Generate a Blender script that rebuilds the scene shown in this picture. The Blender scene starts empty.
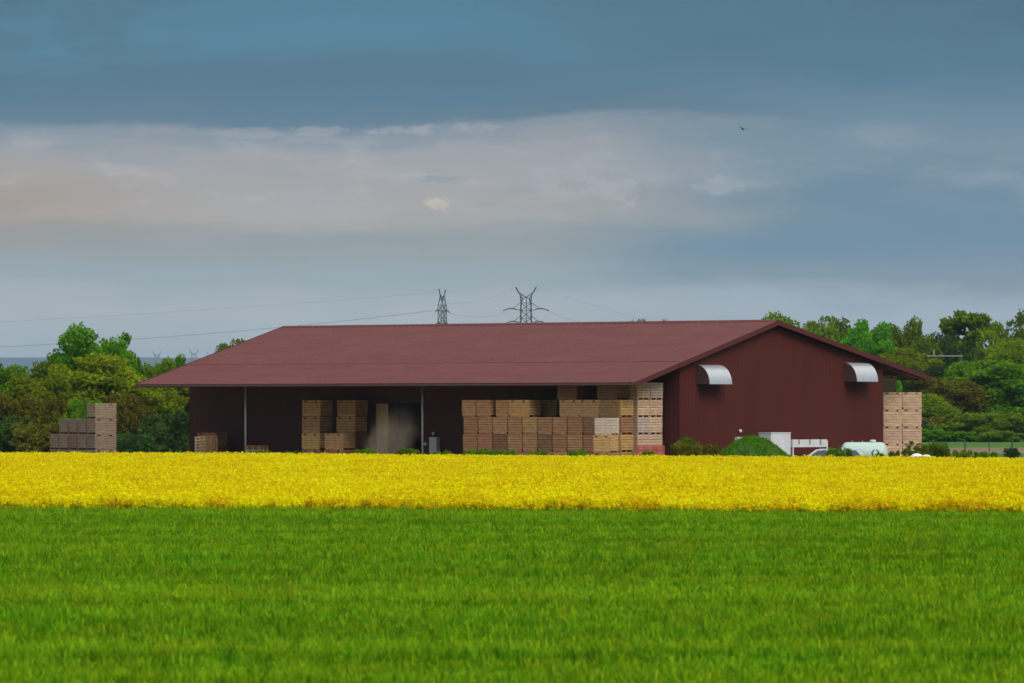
import bpy, math, random
import numpy as np
from mathutils import Matrix, Vector

R = math.radians
sc = bpy.context.scene
COL = sc.collection

# ------------------------------------------------------------------ camera
F = 5689.0            # focal length in pixels (200 mm on a 36 mm sensor, 1024 px wide)
CAMZ = 3.8
HOR = 408.0           # picture row of the horizon
cd = bpy.data.cameras.new('camera')
cam = bpy.data.objects.new('camera', cd)
COL.objects.link(cam)
cd.lens = 200.0
cd.sensor_width = 36.0
cd.clip_start = 1.0
cd.clip_end = 80000.0
cam.location = (0, 0, CAMZ)
cam.rotation_euler = (R(90) + math.atan((HOR - 341.5) / F), 0, 0)
cd.dof.use_dof = True
cd.dof.focus_distance = 350.0
cd.dof.aperture_fstop = 4.6
sc.camera = cam

def srgb(r, g, b):
    f = lambda c: (c / 12.92) if c <= 0.04045 else ((c + 0.055) / 1.055) ** 2.4
    return tuple(f(c / 255.0) for c in (r, g, b))

# ------------------------------------------------------------------ world
SUN_EL, SUN_AZ = 42.0, 150.0      # azimuth from +Y towards +X: behind the camera and to its right
world = bpy.data.worlds.new("World")
sc.world = world
world.use_nodes = True
nt = world.node_tree
for n in list(nt.nodes):
    nt.nodes.remove(n)
L = nt.links.new

def nd(tree, t, **kw):
    n = tree.nodes.new(t)
    for k, v in kw.items():
        setattr(n, k, v)
    return n

def mth(tree, op, a, b=None, c=None, clamp=False):
    n = tree.nodes.new('ShaderNodeMath')
    n.operation = op
    n.use_clamp = clamp
    for i, v in enumerate((a, b, c)):
        if v is None:
            continue
        if isinstance(v, (int, float)):
            n.inputs[i].default_value = v
        else:
            tree.links.new(v, n.inputs[i])
    return n.outputs[0]

def mixc(tree, f, a, b, mode='MIX'):
    n = tree.nodes.new('ShaderNodeMix')
    n.data_type = 'RGBA'
    n.blend_type = mode
    for sock, v in ((n.inputs[0], f), (n.inputs[6], a), (n.inputs[7], b)):
        if isinstance(v, (int, float)):
            sock.default_value = v
        elif isinstance(v, tuple):
            sock.default_value = (v[0], v[1], v[2], 1)
        else:
            tree.links.new(v, sock)
    return n.outputs[2]

def sstep(tree, x, lo, hi):
    n = tree.nodes.new('ShaderNodeMapRange')
    n.interpolation_type = 'SMOOTHSTEP'
    tree.links.new(x, n.inputs[0])
    n.inputs[1].default_value = lo
    n.inputs[2].default_value = hi
    n.inputs[3].default_value = 0
    n.inputs[4].default_value = 1
    return n.outputs[0]

def ramp(tree, x, stops):
    n = tree.nodes.new('ShaderNodeValToRGB')
    cr = n.color_ramp
    cr.interpolation = 'EASE'
    while len(cr.elements) < len(stops):
        cr.elements.new(0.5)
    for e, (p, c) in zip(cr.elements, stops):
        e.position = p
        e.color = (c[0], c[1], c[2], 1)
    tree.links.new(x, n.inputs[0])
    return n.outputs[0]

tc = nd(nt, 'ShaderNodeTexCoord')
sep = nd(nt, 'ShaderNodeSeparateXYZ')
L(tc.outputs['Generated'], sep.inputs[0])
SX, SY, SZ = sep.outputs

def sky_noise(sx, sz, scale, detail, rough=0.55, off=(0, 0, 0)):
    c = nd(nt, 'ShaderNodeCombineXYZ')
    L(mth(nt, 'MULTIPLY_ADD', SX, sx, off[0]), c.inputs[0])
    L(mth(nt, 'MULTIPLY_ADD', SY, sx, off[1]), c.inputs[1])
    L(mth(nt, 'MULTIPLY_ADD', SZ, sz, off[2]), c.inputs[2])
    n = nd(nt, 'ShaderNodeTexNoise')
    n.inputs['Scale'].default_value = scale
    n.inputs['Detail'].default_value = detail
    n.inputs['Roughness'].default_value = rough
    L(c.outputs[0], n.inputs['Vector'])
    return n.outputs[0]

def EL(y):                        # elevation (direction z) of a picture row
    return (HOR - y) / F

nA = sky_noise(22, 110, 1.0, 5, 0.55, (3.1, 1.7, 0.4))
nB = sky_noise(70, 230, 1.0, 6, 0.6, (7.3, 2.2, 5.1))
nC = sky_noise(9, 60, 1.0, 4, 0.5, (1.3, 9.2, 2.1))
warp = mth(nt, 'ADD', mth(nt, 'MULTIPLY', mth(nt, 'SUBTRACT', nA, 0.5), 0.016),
           mth(nt, 'MULTIPLY', mth(nt, 'SUBTRACT', nB, 0.5), 0.0035))
zw = mth(nt, 'ADD', SZ, warp)
zr = mth(nt, 'DIVIDE', zw, 0.125, clamp=True)
P_ = lambda y: EL(y) / 0.125
warm = ramp(nt, zr, [
    (0.0, srgb(192, 196, 197)), (P_(318), srgb(186, 192, 191)), (P_(272), srgb(158, 171, 173)),
    (P_(236), srgb(151, 157, 156)), (P_(205), srgb(172, 167, 162)), (P_(165), srgb(165, 165, 168)),
    (P_(140), srgb(136, 148, 160)), (P_(118), srgb(84, 116, 138)), (P_(88), srgb(70, 111, 136)),
    (P_(35), srgb(68, 120, 146)), (P_(-60), srgb(62, 111, 137)), (1.0, srgb(96, 124, 144))])
cool = ramp(nt, zr, [
    (0.0, srgb(194, 200, 205)), (P_(318), srgb(176, 187, 194)), (P_(272), srgb(124, 145, 159)),
    (P_(236), srgb(101, 133, 153)), (P_(190), srgb(100, 132, 151)), (P_(150), srgb(114, 139, 156)),
    (P_(110), srgb(98, 129, 149)), (P_(60), srgb(68, 110, 135)),
    (P_(-60), srgb(62, 104, 130)), (1.0, srgb(96, 124, 144))])
side = sstep(nt, mth(nt, 'ADD', SX, mth(nt, 'MULTIPLY', mth(nt, 'SUBTRACT', nC, 0.5), 0.13)), -0.005, 0.055)
cl = mixc(nt, side, warm, cool)
# a pinker, sunlit patch of the far cloud bank and thin bright streaks in it
pink = mth(nt, 'MULTIPLY', sstep(nt, mth(nt, 'MULTIPLY', SX, -1.0), 0.03, 0.10),
           mth(nt, 'MULTIPLY', sstep(nt, SZ, EL(262), EL(205)), mth(nt, 'SUBTRACT', 1.0, sstep(nt, SZ, EL(200), EL(135)))))
cl = mixc(nt, mth(nt, 'MULTIPLY', pink, 0.75), cl, srgb(172, 150, 130))
strk = mth(nt, 'MULTIPLY', mth(nt, 'MULTIPLY', sstep(nt, nB, 0.48, 0.74), mth(nt, 'SUBTRACT', 1.0, mth(nt, 'MULTIPLY', side, .75))),
           mth(nt, 'MULTIPLY', sstep(nt, SZ, EL(235), EL(190)), mth(nt, 'SUBTRACT', 1.0, sstep(nt, SZ, EL(150), EL(112)))))
cl = mixc(nt, mth(nt, 'MULTIPLY', strk, 0.5), cl, srgb(192, 185, 182))
# separate cumulus heads standing in the bank, plus lens vignetting painted as two dark corner patches: (picture x, y, half width, half height, strength)
nP = sky_noise(240, 420, 1.0, 5, 0.62, (0.4, 3.0, 8.0))
for (px, py, wx, wy, st, colr) in (
        (438, 205, 16, 10, 1.0, (206, 192, 178)), (612, 192, 34, 17, 0.50, (184, 182, 184)),
        (560, 178, 34, 20, 0.34, (176, 178, 182)), (718, 186, 34, 10, 0.42, (174, 180, 190)),
        (885, 135, 70, 22, 0.34, (160, 170, 184)), (640, 160, 120, 26, 0.30, (168, 172, 178)),
        (500, 215, 26, 9, 0.20, (176, 176, 178)), (330, 135, 120, 12, 0.28, (168, 168, 174)),
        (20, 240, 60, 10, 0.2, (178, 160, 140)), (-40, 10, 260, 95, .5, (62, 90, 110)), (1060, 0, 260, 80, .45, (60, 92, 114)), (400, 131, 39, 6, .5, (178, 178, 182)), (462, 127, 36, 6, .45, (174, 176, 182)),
        (250, 134, 39, 7, .35, (168, 168, 174)), (318, 131, 38, 6, .4, (172, 172, 178)), (150, 132, 39, 6, .25, (160, 162, 170)),
        (440, 180, 34, 5, .55, (126, 140, 152)), (600, 168, 26, 16, .3, (178, 178, 184)), (95, 215, 30, 9, .3, (184, 168, 150)), (210, 210, 39, 10, .22, (178, 168, 158)), (990, 182, 60, 14, 0.22, (150, 162, 178))):
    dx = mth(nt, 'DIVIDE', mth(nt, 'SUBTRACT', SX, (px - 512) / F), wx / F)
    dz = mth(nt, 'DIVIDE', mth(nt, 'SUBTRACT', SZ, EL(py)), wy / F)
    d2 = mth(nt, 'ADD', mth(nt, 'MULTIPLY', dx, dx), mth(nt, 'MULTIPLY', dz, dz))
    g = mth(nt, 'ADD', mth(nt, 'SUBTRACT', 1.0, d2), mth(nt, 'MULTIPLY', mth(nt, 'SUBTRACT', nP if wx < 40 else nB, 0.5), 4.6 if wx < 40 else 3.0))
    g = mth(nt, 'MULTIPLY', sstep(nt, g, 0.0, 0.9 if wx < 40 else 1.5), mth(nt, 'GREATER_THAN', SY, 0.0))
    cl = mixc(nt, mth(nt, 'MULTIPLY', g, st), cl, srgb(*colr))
# soft mottling of the cloud deck
cl = mixc(nt, 1.0, cl, ramp(nt, nA, [(0.25, (0.93, 0.93, 0.93)), (0.75, (1.06, 1.06, 1.06))]), 'MULTIPLY')
# overhead the deck is thinner and brighter
up = sstep(nt, SZ, 0.12, 0.75)
cl = mixc(nt, up, cl, (0.84, 0.86, 0.88))
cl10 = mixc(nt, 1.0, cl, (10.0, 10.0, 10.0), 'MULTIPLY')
sky = nd(nt, 'ShaderNodeTexSky', sky_type='NISHITA')
sky.sun_disc = False
sky.sun_elevation = R(SUN_EL)
sky.sun_rotation = R(SUN_AZ)
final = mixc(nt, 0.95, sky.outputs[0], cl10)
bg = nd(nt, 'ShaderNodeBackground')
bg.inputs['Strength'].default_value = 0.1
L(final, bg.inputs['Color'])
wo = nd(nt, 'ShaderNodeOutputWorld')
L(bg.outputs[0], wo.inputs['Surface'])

sl = bpy.data.lights.new('sun', 'SUN')
sl.energy = 2.6
sl.angle = R(34)
sl.color = (1.0, 0.95, 0.87)
sun = bpy.data.objects.new('sun', sl)
COL.objects.link(sun)
sd = Vector((math.sin(R(SUN_AZ)) * math.cos(R(SUN_EL)), math.cos(R(SUN_AZ)) * math.cos(R(SUN_EL)), math.sin(R(SUN_EL))))
sun.rotation_euler = sd.to_track_quat('Z', 'Y').to_euler()
sun.location = (40, 100, 120)

sc.view_settings.view_transform = 'Standard'
sc.view_settings.look = 'None'
sc.view_settings.exposure = 0.0
sc.view_settings.gamma = 1.0
sc.cycles.max_bounces = 5
sc.cycles.volume_bounces = 0
sc.cycles.transparent_max_bounces = 8

# ------------------------------------------------------------------ helpers
rng = np.random.default_rng(11)

def at(px, y, Y):
    """A point of the place from a picture column, row and distance (used to work out positions)."""
    return ((px - 512) / F * Y, Y, CAMZ + (HOR - y) / F * Y)

def XP(px, Y):
    return (px - 512) / F * Y

def ZP(y, Y):
    return CAMZ + (HOR - y) / F * Y

class MB:
    def __init__(s):
        s.v = []
        s.f = []
        s.m = []
    def add(s, vs, fs, mi=0):
        o = len(s.v)
        s.v.extend(vs)
        s.f.extend([tuple(i + o for i in f) for f in fs])
        s.m.extend([mi] * len(fs))
    def box(s, x0, x1, y0, y1, z0, z1, mi=0):
        s.add([(x0, y0, z0), (x1, y0, z0), (x1, y1, z0), (x0, y1, z0),
               (x0, y0, z1), (x1, y0, z1), (x1, y1, z1), (x0, y1, z1)],
              [(0, 3, 2, 1), (4, 5, 6, 7), (0, 1, 5, 4), (1, 2, 6, 5), (2, 3, 7, 6), (3, 0, 4, 7)], mi)
    def bar(s, a, b, w, h=None, mi=0):
        a, b = Vector(a), Vector(b)
        h = h or w
        d = (b - a).normalized()
        up = Vector((0, 0, 1)) if abs(d.z) < 0.95 else Vector((0, 1, 0))
        x = d.cross(up).normalized() * w / 2
        y = x.cross(d).normalized() * h / 2
        vs = [p + i * x + j * y for p in (a, b) for (i, j) in ((-1, -1), (1, -1), (1, 1), (-1, 1))]
        s.add([tuple(v) for v in vs], [(0, 1, 2, 3), (7, 6, 5, 4), (0, 4, 5, 1), (1, 5, 6, 2), (2, 6, 7, 3), (3, 7, 4, 0)], mi)
    def tube(s, pts, rad, n=8, mi=0, cap=True):
        pts = [Vector(p) for p in pts]
        if not isinstance(rad, (list, tuple)):
            rad = [rad] * len(pts)
        vs, fs = [], []
        for i, p in enumerate(pts):
            d = (pts[min(i + 1, len(pts) - 1)] - pts[max(i - 1, 0)]).normalized()
            up = Vector((0, 0, 1)) if abs(d.z) < 0.9 else Vector((1, 0, 0))
            x = d.cross(up).normalized()
            y = x.cross(d)
            for k in range(n):
                a = 2 * math.pi * k / n
                vs.append(tuple(p + (x * math.cos(a) + y * math.sin(a)) * rad[i]))
        for i in range(len(pts) - 1):
            for k in range(n):
                fs.append((i * n + k, i * n + (k + 1) % n, (i + 1) * n + (k + 1) % n, (i + 1) * n + k))
        if cap:
            fs.append(tuple(range(n - 1, -1, -1)))
            fs.append(tuple((len(pts) - 1) * n + k for k in range(n)))
        s.add(vs, fs, mi)
    def lathe(s, prof, n=20, axis='Z', c=(0, 0, 0), mi=0):
        vs, fs = [], []
        for (r, h) in prof:
            for k in range(n):
                a = 2 * math.pi * k / n
                x, y = r * math.cos(a), r * math.sin(a)
                vs.append({'Z': (x + c[0], y + c[1], h + c[2]), 'X': (h + c[0], x + c[1], y + c[2]), 'Y': (x + c[0], h + c[1], y + c[2])}[axis])
        for i in range(len(prof) - 1):
            for k in range(n):
                fs.append((i * n + k, i * n + (k + 1) % n, (i + 1) * n + (k + 1) % n, (i + 1) * n + k))
        fs.append(tuple(range(n)))
        fs.append(tuple((len(prof) - 1) * n + k for k in range(n)))
        s.add(vs, fs, mi)
    def build(s, name, mats, parent=None, smooth=False):
        me = bpy.data.meshes.new(name)
        me.from_pydata(s.v, [], s.f)
        for m in (mats if isinstance(mats, (list, tuple)) else [mats]):
            me.materials.append(m)
        if any(s.m):
            me.polygons.foreach_set('material_index', s.m)
        import bmesh
        bm = bmesh.new()
        bm.from_mesh(me)
        bmesh.ops.recalc_face_normals(bm, faces=bm.faces)
        bm.to_mesh(me)
        bm.free()
        if smooth:
            me.polygons.foreach_set('use_smooth', [True] * len(me.polygons))
        return link(name, me, parent)

def link(name, me, parent=None):
    o = bpy.data.objects.new(name, me)
    COL.objects.link(o)
    if parent is not None:
        o.parent = parent
    return o

def tag(o, label=None, cat=None, group=None, kind=None):
    if label:
        o['label'] = label
    if cat:
        o['category'] = cat
    if group:
        o['group'] = group
    if kind:
        o['kind'] = kind
    return o

def empty(name, loc, rz=0.0):
    o = bpy.data.objects.new(name, None)
    o.empty_display_size = 0.3
    COL.objects.link(o)
    o.location = loc
    o.rotation_euler = (0, 0, rz)
    return o

KIDS = {}
def copy_tree(o):
    c = o.copy()
    COL.objects.link(c)
    for ch in list(o.children):
        k = ch.copy()
        COL.objects.link(k)
        k.parent = c
        for g in list(ch.children):
            q = g.copy()
            COL.objects.link(q)
            q.parent = k
    return c

def quad_mesh(name, V, mats, midx=None, per=4):
    """A mesh of separate faces from an (n*per, 3) array."""
    V = np.asarray(V, dtype=np.float32).reshape(-1, 3)
    n = len(V) // per
    me = bpy.data.meshes.new(name)
    me.vertices.add(len(V))
    me.vertices.foreach_set('co', V.ravel())
    me.loops.add(n * per)
    me.loops.foreach_set('vertex_index', np.arange(n * per, dtype=np.int32))
    me.polygons.add(n)
    me.polygons.foreach_set('loop_start', np.arange(0, n * per, per, dtype=np.int32))
    for m in (mats if isinstance(mats, (list, tuple)) else [mats]):
        me.materials.append(m)
    if midx is not None:
        me.polygons.foreach_set('material_index', np.asarray(midx, dtype=np.int32))
    me.update(calc_edges=True)
    me.validate()
    return me

# ------------------------------------------------------------------ materials
def new_mat(name):
    m = bpy.data.materials.new(name)
    m.use_nodes = True
    t = m.node_tree
    for n in list(t.nodes):
        t.nodes.remove(n)
    out = nd(t, 'ShaderNodeOutputMaterial')
    return m, t, out

def noise(t, vec, scale, detail=3, rough=0.55):
    n = nd(t, 'ShaderNodeTexNoise')
    n.inputs['Scale'].default_value = scale
    n.inputs['Detail'].default_value = detail
    n.inputs['Roughness'].default_value = rough
    if vec is not None:
        t.links.new(vec, n.inputs['Vector'])
    return n.outputs[0]

def mapping(t, vec, scale):
    n = nd(t, 'ShaderNodeMapping')
    n.inputs['Scale'].default_value = scale
    t.links.new(vec, n.inputs['Vector'])
    return n.outputs[0]

def surf(name, col, rough=0.7, var=0.15, nscale=3.0, stretch=(1, 1, 1), rand=0.0, metal=0.0, bump=None, spec=0.4, coord='Object', dirt=None):
    m, t, out = new_mat(name)
    b = nd(t, 'ShaderNodeBsdfPrincipled')
    tcn = nd(t, 'ShaderNodeTexCoord')
    vec = mapping(t, tcn.outputs[coord], stretch)
    f = noise(t, vec, nscale, 5)
    lo = tuple(c * (1 - var * 1.6) for c in col)
    hi = tuple(min(1, c * (1 + var * 1.6)) for c in col)
    c = ramp(t, f, [(0.25, lo), (0.75, hi)])
    if rand:
        oi = nd(t, 'ShaderNodeObjectInfo')
        hv = nd(t, 'ShaderNodeHueSaturation')
        t.links.new(mth(t, 'MULTIPLY_ADD', oi.outputs['Random'], rand * 2, 1 - rand), hv.inputs['Value'])
        t.links.new(mth(t, 'MULTIPLY_ADD', oi.outputs['Random'], 0.03, 0.485), hv.inputs['Hue'])
        t.links.new(c, hv.inputs['Color'])
        c = hv.outputs[0]
    if dirt:
        f2 = noise(t, tcn.outputs[coord], dirt[1], 6, 0.65)
        c = mixc(t, mth(t, 'MULTIPLY', sstep(t, f2, 0.45, 0.75), dirt[2]), c, dirt[0])
    t.links.new(c, b.inputs['Base Color'])
    b.inputs['Roughness'].default_value = rough
    b.inputs['Metallic'].default_value = metal
    b.inputs['Specular IOR Level'].default_value = spec
    if bump:
        ax, sc_, st = bump
        w = nd(t, 'ShaderNodeTexWave', wave_type='BANDS', bands_direction=ax)
        w.inputs['Scale'].default_value = sc_
        t.links.new(tcn.outputs['Object'], w.inputs['Vector'])
        bp = nd(t, 'ShaderNodeBump')
        bp.inputs['Strength'].default_value = st
        bp.inputs['Distance'].default_value = 0.03
        t.links.new(w.outputs[1], bp.inputs['Height'])
        t.links.new(bp.outputs[0], b.inputs['Normal'])
    t.links.new(b.outputs[0], out.inputs['Surface'])
    return m

def leafy(name, cols, trans=0.42, nscale=0.35, rand=0.25, stretch=(1, 1, 1), coord='position', fine=None, lo=0.28, hi=0.72):
    """Leaf material: colour varies over the place and from plant to plant."""
    m, t, out = new_mat(name)
    if coord == 'position':
        g = nd(t, 'ShaderNodeNewGeometry')
        v = g.outputs['Position']
    else:
        g = nd(t, 'ShaderNodeTexCoord')
        v = g.outputs['Object']
    f = noise(t, mapping(t, v, stretch), nscale, 4, 0.6)
    if fine:
        f2 = noise(t, v, fine, 2, 0.5)
        f = mth(t, 'ADD', mth(t, 'MULTIPLY', f, 0.5), mth(t, 'MULTIPLY', f2, 0.5))
    k = len(cols)
    c = ramp(t, f, [(lo + (hi - lo) * i / max(1, k - 1), cc) for i, cc in enumerate(cols)])
    if rand:
        oi = nd(t, 'ShaderNodeObjectInfo')
        hv = nd(t, 'ShaderNodeHueSaturation')
        t.links.new(mth(t, 'MULTIPLY_ADD', oi.outputs['Random'], rand * 2, 1 - rand), hv.inputs['Value'])
        t.links.new(mth(t, 'MULTIPLY_ADD', oi.outputs['Random'], 0.03, 0.485), hv.inputs['Hue'])
        t.links.new(c, hv.inputs['Color'])
        c = hv.outputs[0]
    d = nd(t, 'ShaderNodeBsdfDiffuse')
    tr = nd(t, 'ShaderNodeBsdfTranslucent')
    t.links.new(c, d.inputs[0])
    t.links.new(c, tr.inputs[0])
    mx = nd(t, 'ShaderNodeMixShader')
    mx.inputs[0].default_value = trans
    t.links.new(d.outputs[0], mx.inputs[1])
    t.links.new(tr.outputs[0], mx.inputs[2])
    t.links.new(mx.outputs[0], out.inputs['Surface'])
    return m

M = {}
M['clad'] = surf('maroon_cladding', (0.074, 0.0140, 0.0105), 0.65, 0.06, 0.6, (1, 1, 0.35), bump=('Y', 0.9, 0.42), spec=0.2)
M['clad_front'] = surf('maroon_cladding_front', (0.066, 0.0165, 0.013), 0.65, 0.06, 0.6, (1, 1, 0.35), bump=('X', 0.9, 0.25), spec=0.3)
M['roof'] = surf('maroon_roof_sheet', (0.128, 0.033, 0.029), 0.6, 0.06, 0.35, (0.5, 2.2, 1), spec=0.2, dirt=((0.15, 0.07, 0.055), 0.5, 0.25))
M['fascia'] = surf('red_fascia', (0.085, 0.015, 0.015), 0.5, 0.06, 2)
M['soffit'] = surf('dark_underlay', (0.07, 0.03, 0.028), 0.8, 0.1, 2)
M['gutter'] = surf('gutter_grey', (0.11, 0.06, 0.06), 0.5, 0.08, 3, metal=0.1)
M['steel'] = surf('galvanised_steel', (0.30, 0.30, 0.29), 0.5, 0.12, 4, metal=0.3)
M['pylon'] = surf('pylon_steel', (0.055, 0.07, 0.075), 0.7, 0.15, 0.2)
M['hood'] = surf('bright_sheet', (0.66, 0.68, 0.71), 0.33, 0.06, 2, (1, 6, 1), metal=0.55)
M['hood_side'] = surf('brown_sheet', (0.075, 0.042, 0.040), 0.5, 0.1, 2, spec=0.4)
M['white'] = surf('white_paint', (0.60, 0.61, 0.64), 0.55, 0.06, 3, dirt=((0.4, 0.36, 0.3), 1.5, 0.35))
M['concrete'] = surf('concrete', (0.34, 0.32, 0.29), 0.9, 0.15, 2)
M['timber_door'] = surf('door_timber', (0.42, 0.26, 0.15), 0.8, 0.12, 2, (6, 6, 0.6))
M['mint'] = surf('mint_tank', (0.47, 0.62, 0.56), 0.4, 0.05, 1.2, dirt=((0.35, 0.38, 0.32), 1.3, 0.35))
M['teal'] = surf('teal_mark', (0.04, 0.16, 0.17), 0.5, 0.05)
M['rubber'] = surf('tyre_rubber', (0.02, 0.02, 0.02), 0.8, 0.1)
M['carpaint'] = surf('silver_paint', (0.50, 0.53, 0.55), 0.3, 0.04, 3, metal=0.3)
M['glass'] = surf('car_window', (0.05, 0.07, 0.08), 0.08, 0.05, 3, spec=0.8)
M['sack'] = surf('white_sack', (0.74, 0.74, 0.72), 0.8, 0.08, 6)
M['redbox'] = surf('red_plastic', (0.42, 0.105, 0.075), 0.7, 0.12, 3, rand=0.12)
M['bird'] = surf('dark_feathers', (0.03, 0.03, 0.035), 0.8, 0.1)
M['soil'] = surf('soil', (0.09, 0.065, 0.04), 0.95, 0.25, 1.2)
M['bark'] = surf('bark', (0.075, 0.06, 0.045), 0.9, 0.25, 3, (1, 1, 0.3))
M['cable'] = surf('cable', (0.10, 0.115, 0.125), 0.6, 0.05)

def wood(name, col):
    return surf(name, col, 0.85, 0.16, 1.7, (1.0, 1.0, 7.0), rand=0.14, spec=0.2, dirt=((col[0] * .62, col[1] * .60, col[2] * .58), 2.6, 0.45))
W = {
    'tan': wood('wood_tan', (0.35, 0.195, 0.092)),
    'honey': wood('wood_honey', (0.46, 0.255, 0.103)),
    'brown': wood('wood_brown', (0.235, 0.128, 0.062)),
    'grey': wood('wood_grey', (0.245, 0.175, 0.125)),
    'pale': wood('wood_pale', (0.62, 0.43, 0.28)),
    'silvery': wood('wood_silvery', (0.55, 0.44, 0.35)),
    'reddish': wood('wood_reddish', (0.36, 0.185, 0.095)),
}

# ------------------------------------------------------------------ ground and setting
def sheet(name, poly, z, mat):
    me = bpy.data.meshes.new(name)
    me.from_pydata([(x, y, z) for x, y in poly], [], [tuple(range(len(poly)))])
    me.materials.append(mat)
    return tag(link(name, me), kind='structure')

def ground_mat():
    m, t, out = new_mat('meadow_ground')
    b = nd(t, 'ShaderNodeBsdfPrincipled')
    g = nd(t, 'ShaderNodeNewGeometry')
    f = noise(t, g.outputs['Position'], 0.05, 6, 0.6)
    f2 = noise(t, g.outputs['Position'], 1.3, 5, 0.6)
    c = ramp(t, f, [(0.3, (0.05, 0.13, 0.014)), (0.5, (0.07, 0.18, 0.016)), (0.7, (0.10, 0.17, 0.022))])
    c = mixc(t, 0.5, c, ramp(t, f2, [(0.3, (0.4, 0.4, 0.4)), (0.7, (1, 1, 1))]), 'MULTIPLY')
    t.links.new(c, b.inputs['Base Color'])
    b.inputs['Roughness'].default_value = 0.95
    b.inputs['Specular IOR Level'].default_value = 0.1
    t.links.new(b.outputs[0], out.inputs['Surface'])
    return m
M['ground'] = ground_mat()
M['gravel'] = surf('yard_gravel', (0.23, 0.20, 0.16), 0.95, 0.2, 1.5, spec=0.1)
M['track'] = surf('dirt_track', (0.20, 0.15, 0.09), 0.95, 0.2, 0.5, spec=0.1)
M['fieldsoil'] = surf('field_soil', (0.035, 0.05, 0.016), 0.95, 0.25, 0.8, spec=0.1)
sheet('ground', [(-20000, -400), (20000, -400), (20000, 29000), (-20000, 29000)], 0.0, M['ground'])

RAPE_FAR = lambda x: 338.0 - 0.68 * x           # far edge of the flowering field
RAPE_NEAR = lambda x: 177.0 - 0.25 * x           # its near edge, against the wheat
sheet('field', [(-95, 20), (95, 20), (95, RAPE_NEAR(95)), (60, RAPE_FAR(60)), (-70, RAPE_FAR(-70)), (-95, RAPE_NEAR(-95))], 0.004, M['fieldsoil'])
sheet('yard', [(-70, RAPE_FAR(-70) + 4), (34, RAPE_FAR(34) + 4), (36, 398), (60, 440), (-70, 440)], 0.004, M['gravel'])
sheet('path', [(34, 474), (120, 474), (120, 545), (36, 545)], 0.004, M['track'])

def hills():
    nx, ny = 160, 10
    X = np.linspace(-16000, 16000, nx)
    D = np.linspace(0, 1, ny)
    v, f = [], []
    r = np.random.default_rng(5)
    ph = r.random(8) * 6.28
    for j, d in enumerate(D):
        prof = math.sin(min(1, d * 1.0) * math.pi / 2)
        for x in X:
            h = 238 + 9 * math.sin(x / 900 + ph[0]) + 4 * math.sin(x / 370 + ph[1]) + 2.2 * math.sin(x / 140 + ph[2])
            h += 1.2 * math.sin(x / 45 + ph[3]) * d
            v.append((x, 23000 + 3500 * d, -1 + (h + 1) * prof))
    for j in range(ny - 1):
        for i in range(nx - 1):
            a = j * nx + i
            f.append((a, a + 1, a + nx + 1, a + nx))
    me = bpy.data.meshes.new('hills')
    me.from_pydata(v, [], f)
    me.materials.append(surf('wooded_hill', (0.020, 0.038, 0.030), 0.95, 0.3, 0.002, spec=0.1))
    me.polygons.foreach_set('use_smooth', [True] * len(f))
    tag(link('hills', me), kind='structure')
hills()

# ------------------------------------------------------------------ barn
ANG = R(-41)
BX, BY = 7.57, 350.0
CA, SA = math.cos(R(41)), math.sin(R(41))
def LW(lx, ly):                         # barn axes (x along the ridge, y across it) to the place
    return (BX + CA * lx + SA * ly, BY - SA * lx + CA * ly)
def lx_of(px, ly):                      # where a picture column meets the line y = ly of the barn
    k = (px - 512) / F
    return (k * (BY + CA * ly) - BX - SA * ly) / (CA + k * SA)
def ly_of(px, lx):
    k = (px - 512) / F
    return (k * (BY - SA * lx) - BX - CA * lx) / (SA - k * CA)

barn = tag(empty('barn', (BX, BY, 0), ANG), 'long low maroon metal barn with an open porch full of wooden crates', 'barn')
LEN = 43.14
E0, ZE0, YA, ZA, E1, ZE1 = 0.0, 5.37, 14.17, 9.316, 30.2, 5.84
SN, SF = (ZA - ZE0) / YA, (ZA - ZE1) / (E1 - YA)
def ztop(y):
    return ZE0 + SN * y if y <= YA else ZA - SF * (y - YA)
WY0, WY1, WX0, WX1 = 4.93, 25.8, -43.02, -0.5
TH = 0.26

def wall_poly(name, pts, axis, c0, c1, mat, parent):
    """A wall plate: polygon in (y,z) or (x,z), pushed from c0 to c1."""
    mb = MB()
    n = len(pts)
    if axis == 'X':
        vs = [(c0, a, b) for a, b in pts] + [(c1, a, b) for a, b in pts]
    else:
        vs = [(a, c0, b) for a, b in pts] + [(a, c1, b) for a, b in pts]
    fs = [tuple(range(n)), tuple(range(2 * n - 1, n - 1, -1))] + [(i, (i + 1) % n, (i + 1) % n + n, i + n) for i in range(n)]
    mb.add(vs, fs)
    return mb.build(name, mat, parent)

gz = lambda y: ztop(y) - TH - 0.01
gable_pts = [(WY0, 0), (WY1, 0), (WY1, gz(WY1)), (YA, gz(YA)), (WY0, gz(WY0))]
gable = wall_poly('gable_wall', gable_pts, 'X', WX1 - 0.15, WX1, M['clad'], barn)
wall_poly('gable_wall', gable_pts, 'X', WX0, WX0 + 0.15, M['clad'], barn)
hz = gz(WY0) - 0.02
dx0, dx1 = lx_of(376, WY0), lx_of(420.5, WY0)
DH = 4.1
fw = MB()
for a, b, z0, z1 in ((WX0 + 0.16, dx0, 0, hz), (dx1, WX1 - 0.16, 0, hz), (dx0 + 0.001, dx1 - 0.001, DH, hz)):
    fw.box(a, b, WY0, WY0 + 0.14, z0, z1)
fw.build('front_wall', M['clad_front'], barn)
bw = MB()
bw.box(WX0 + 0.16, WX1 - 0.16, WY1 - 0.14, WY1, 0, gz(WY1) - 0.02)
bw.build('rear_wall', M['clad_front'], barn)
fl = MB()
fl.box(WX0 - 0.1, WX1 + 0.3, 0.2, WY1 + 3.8, 0.006, 0.03)
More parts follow.
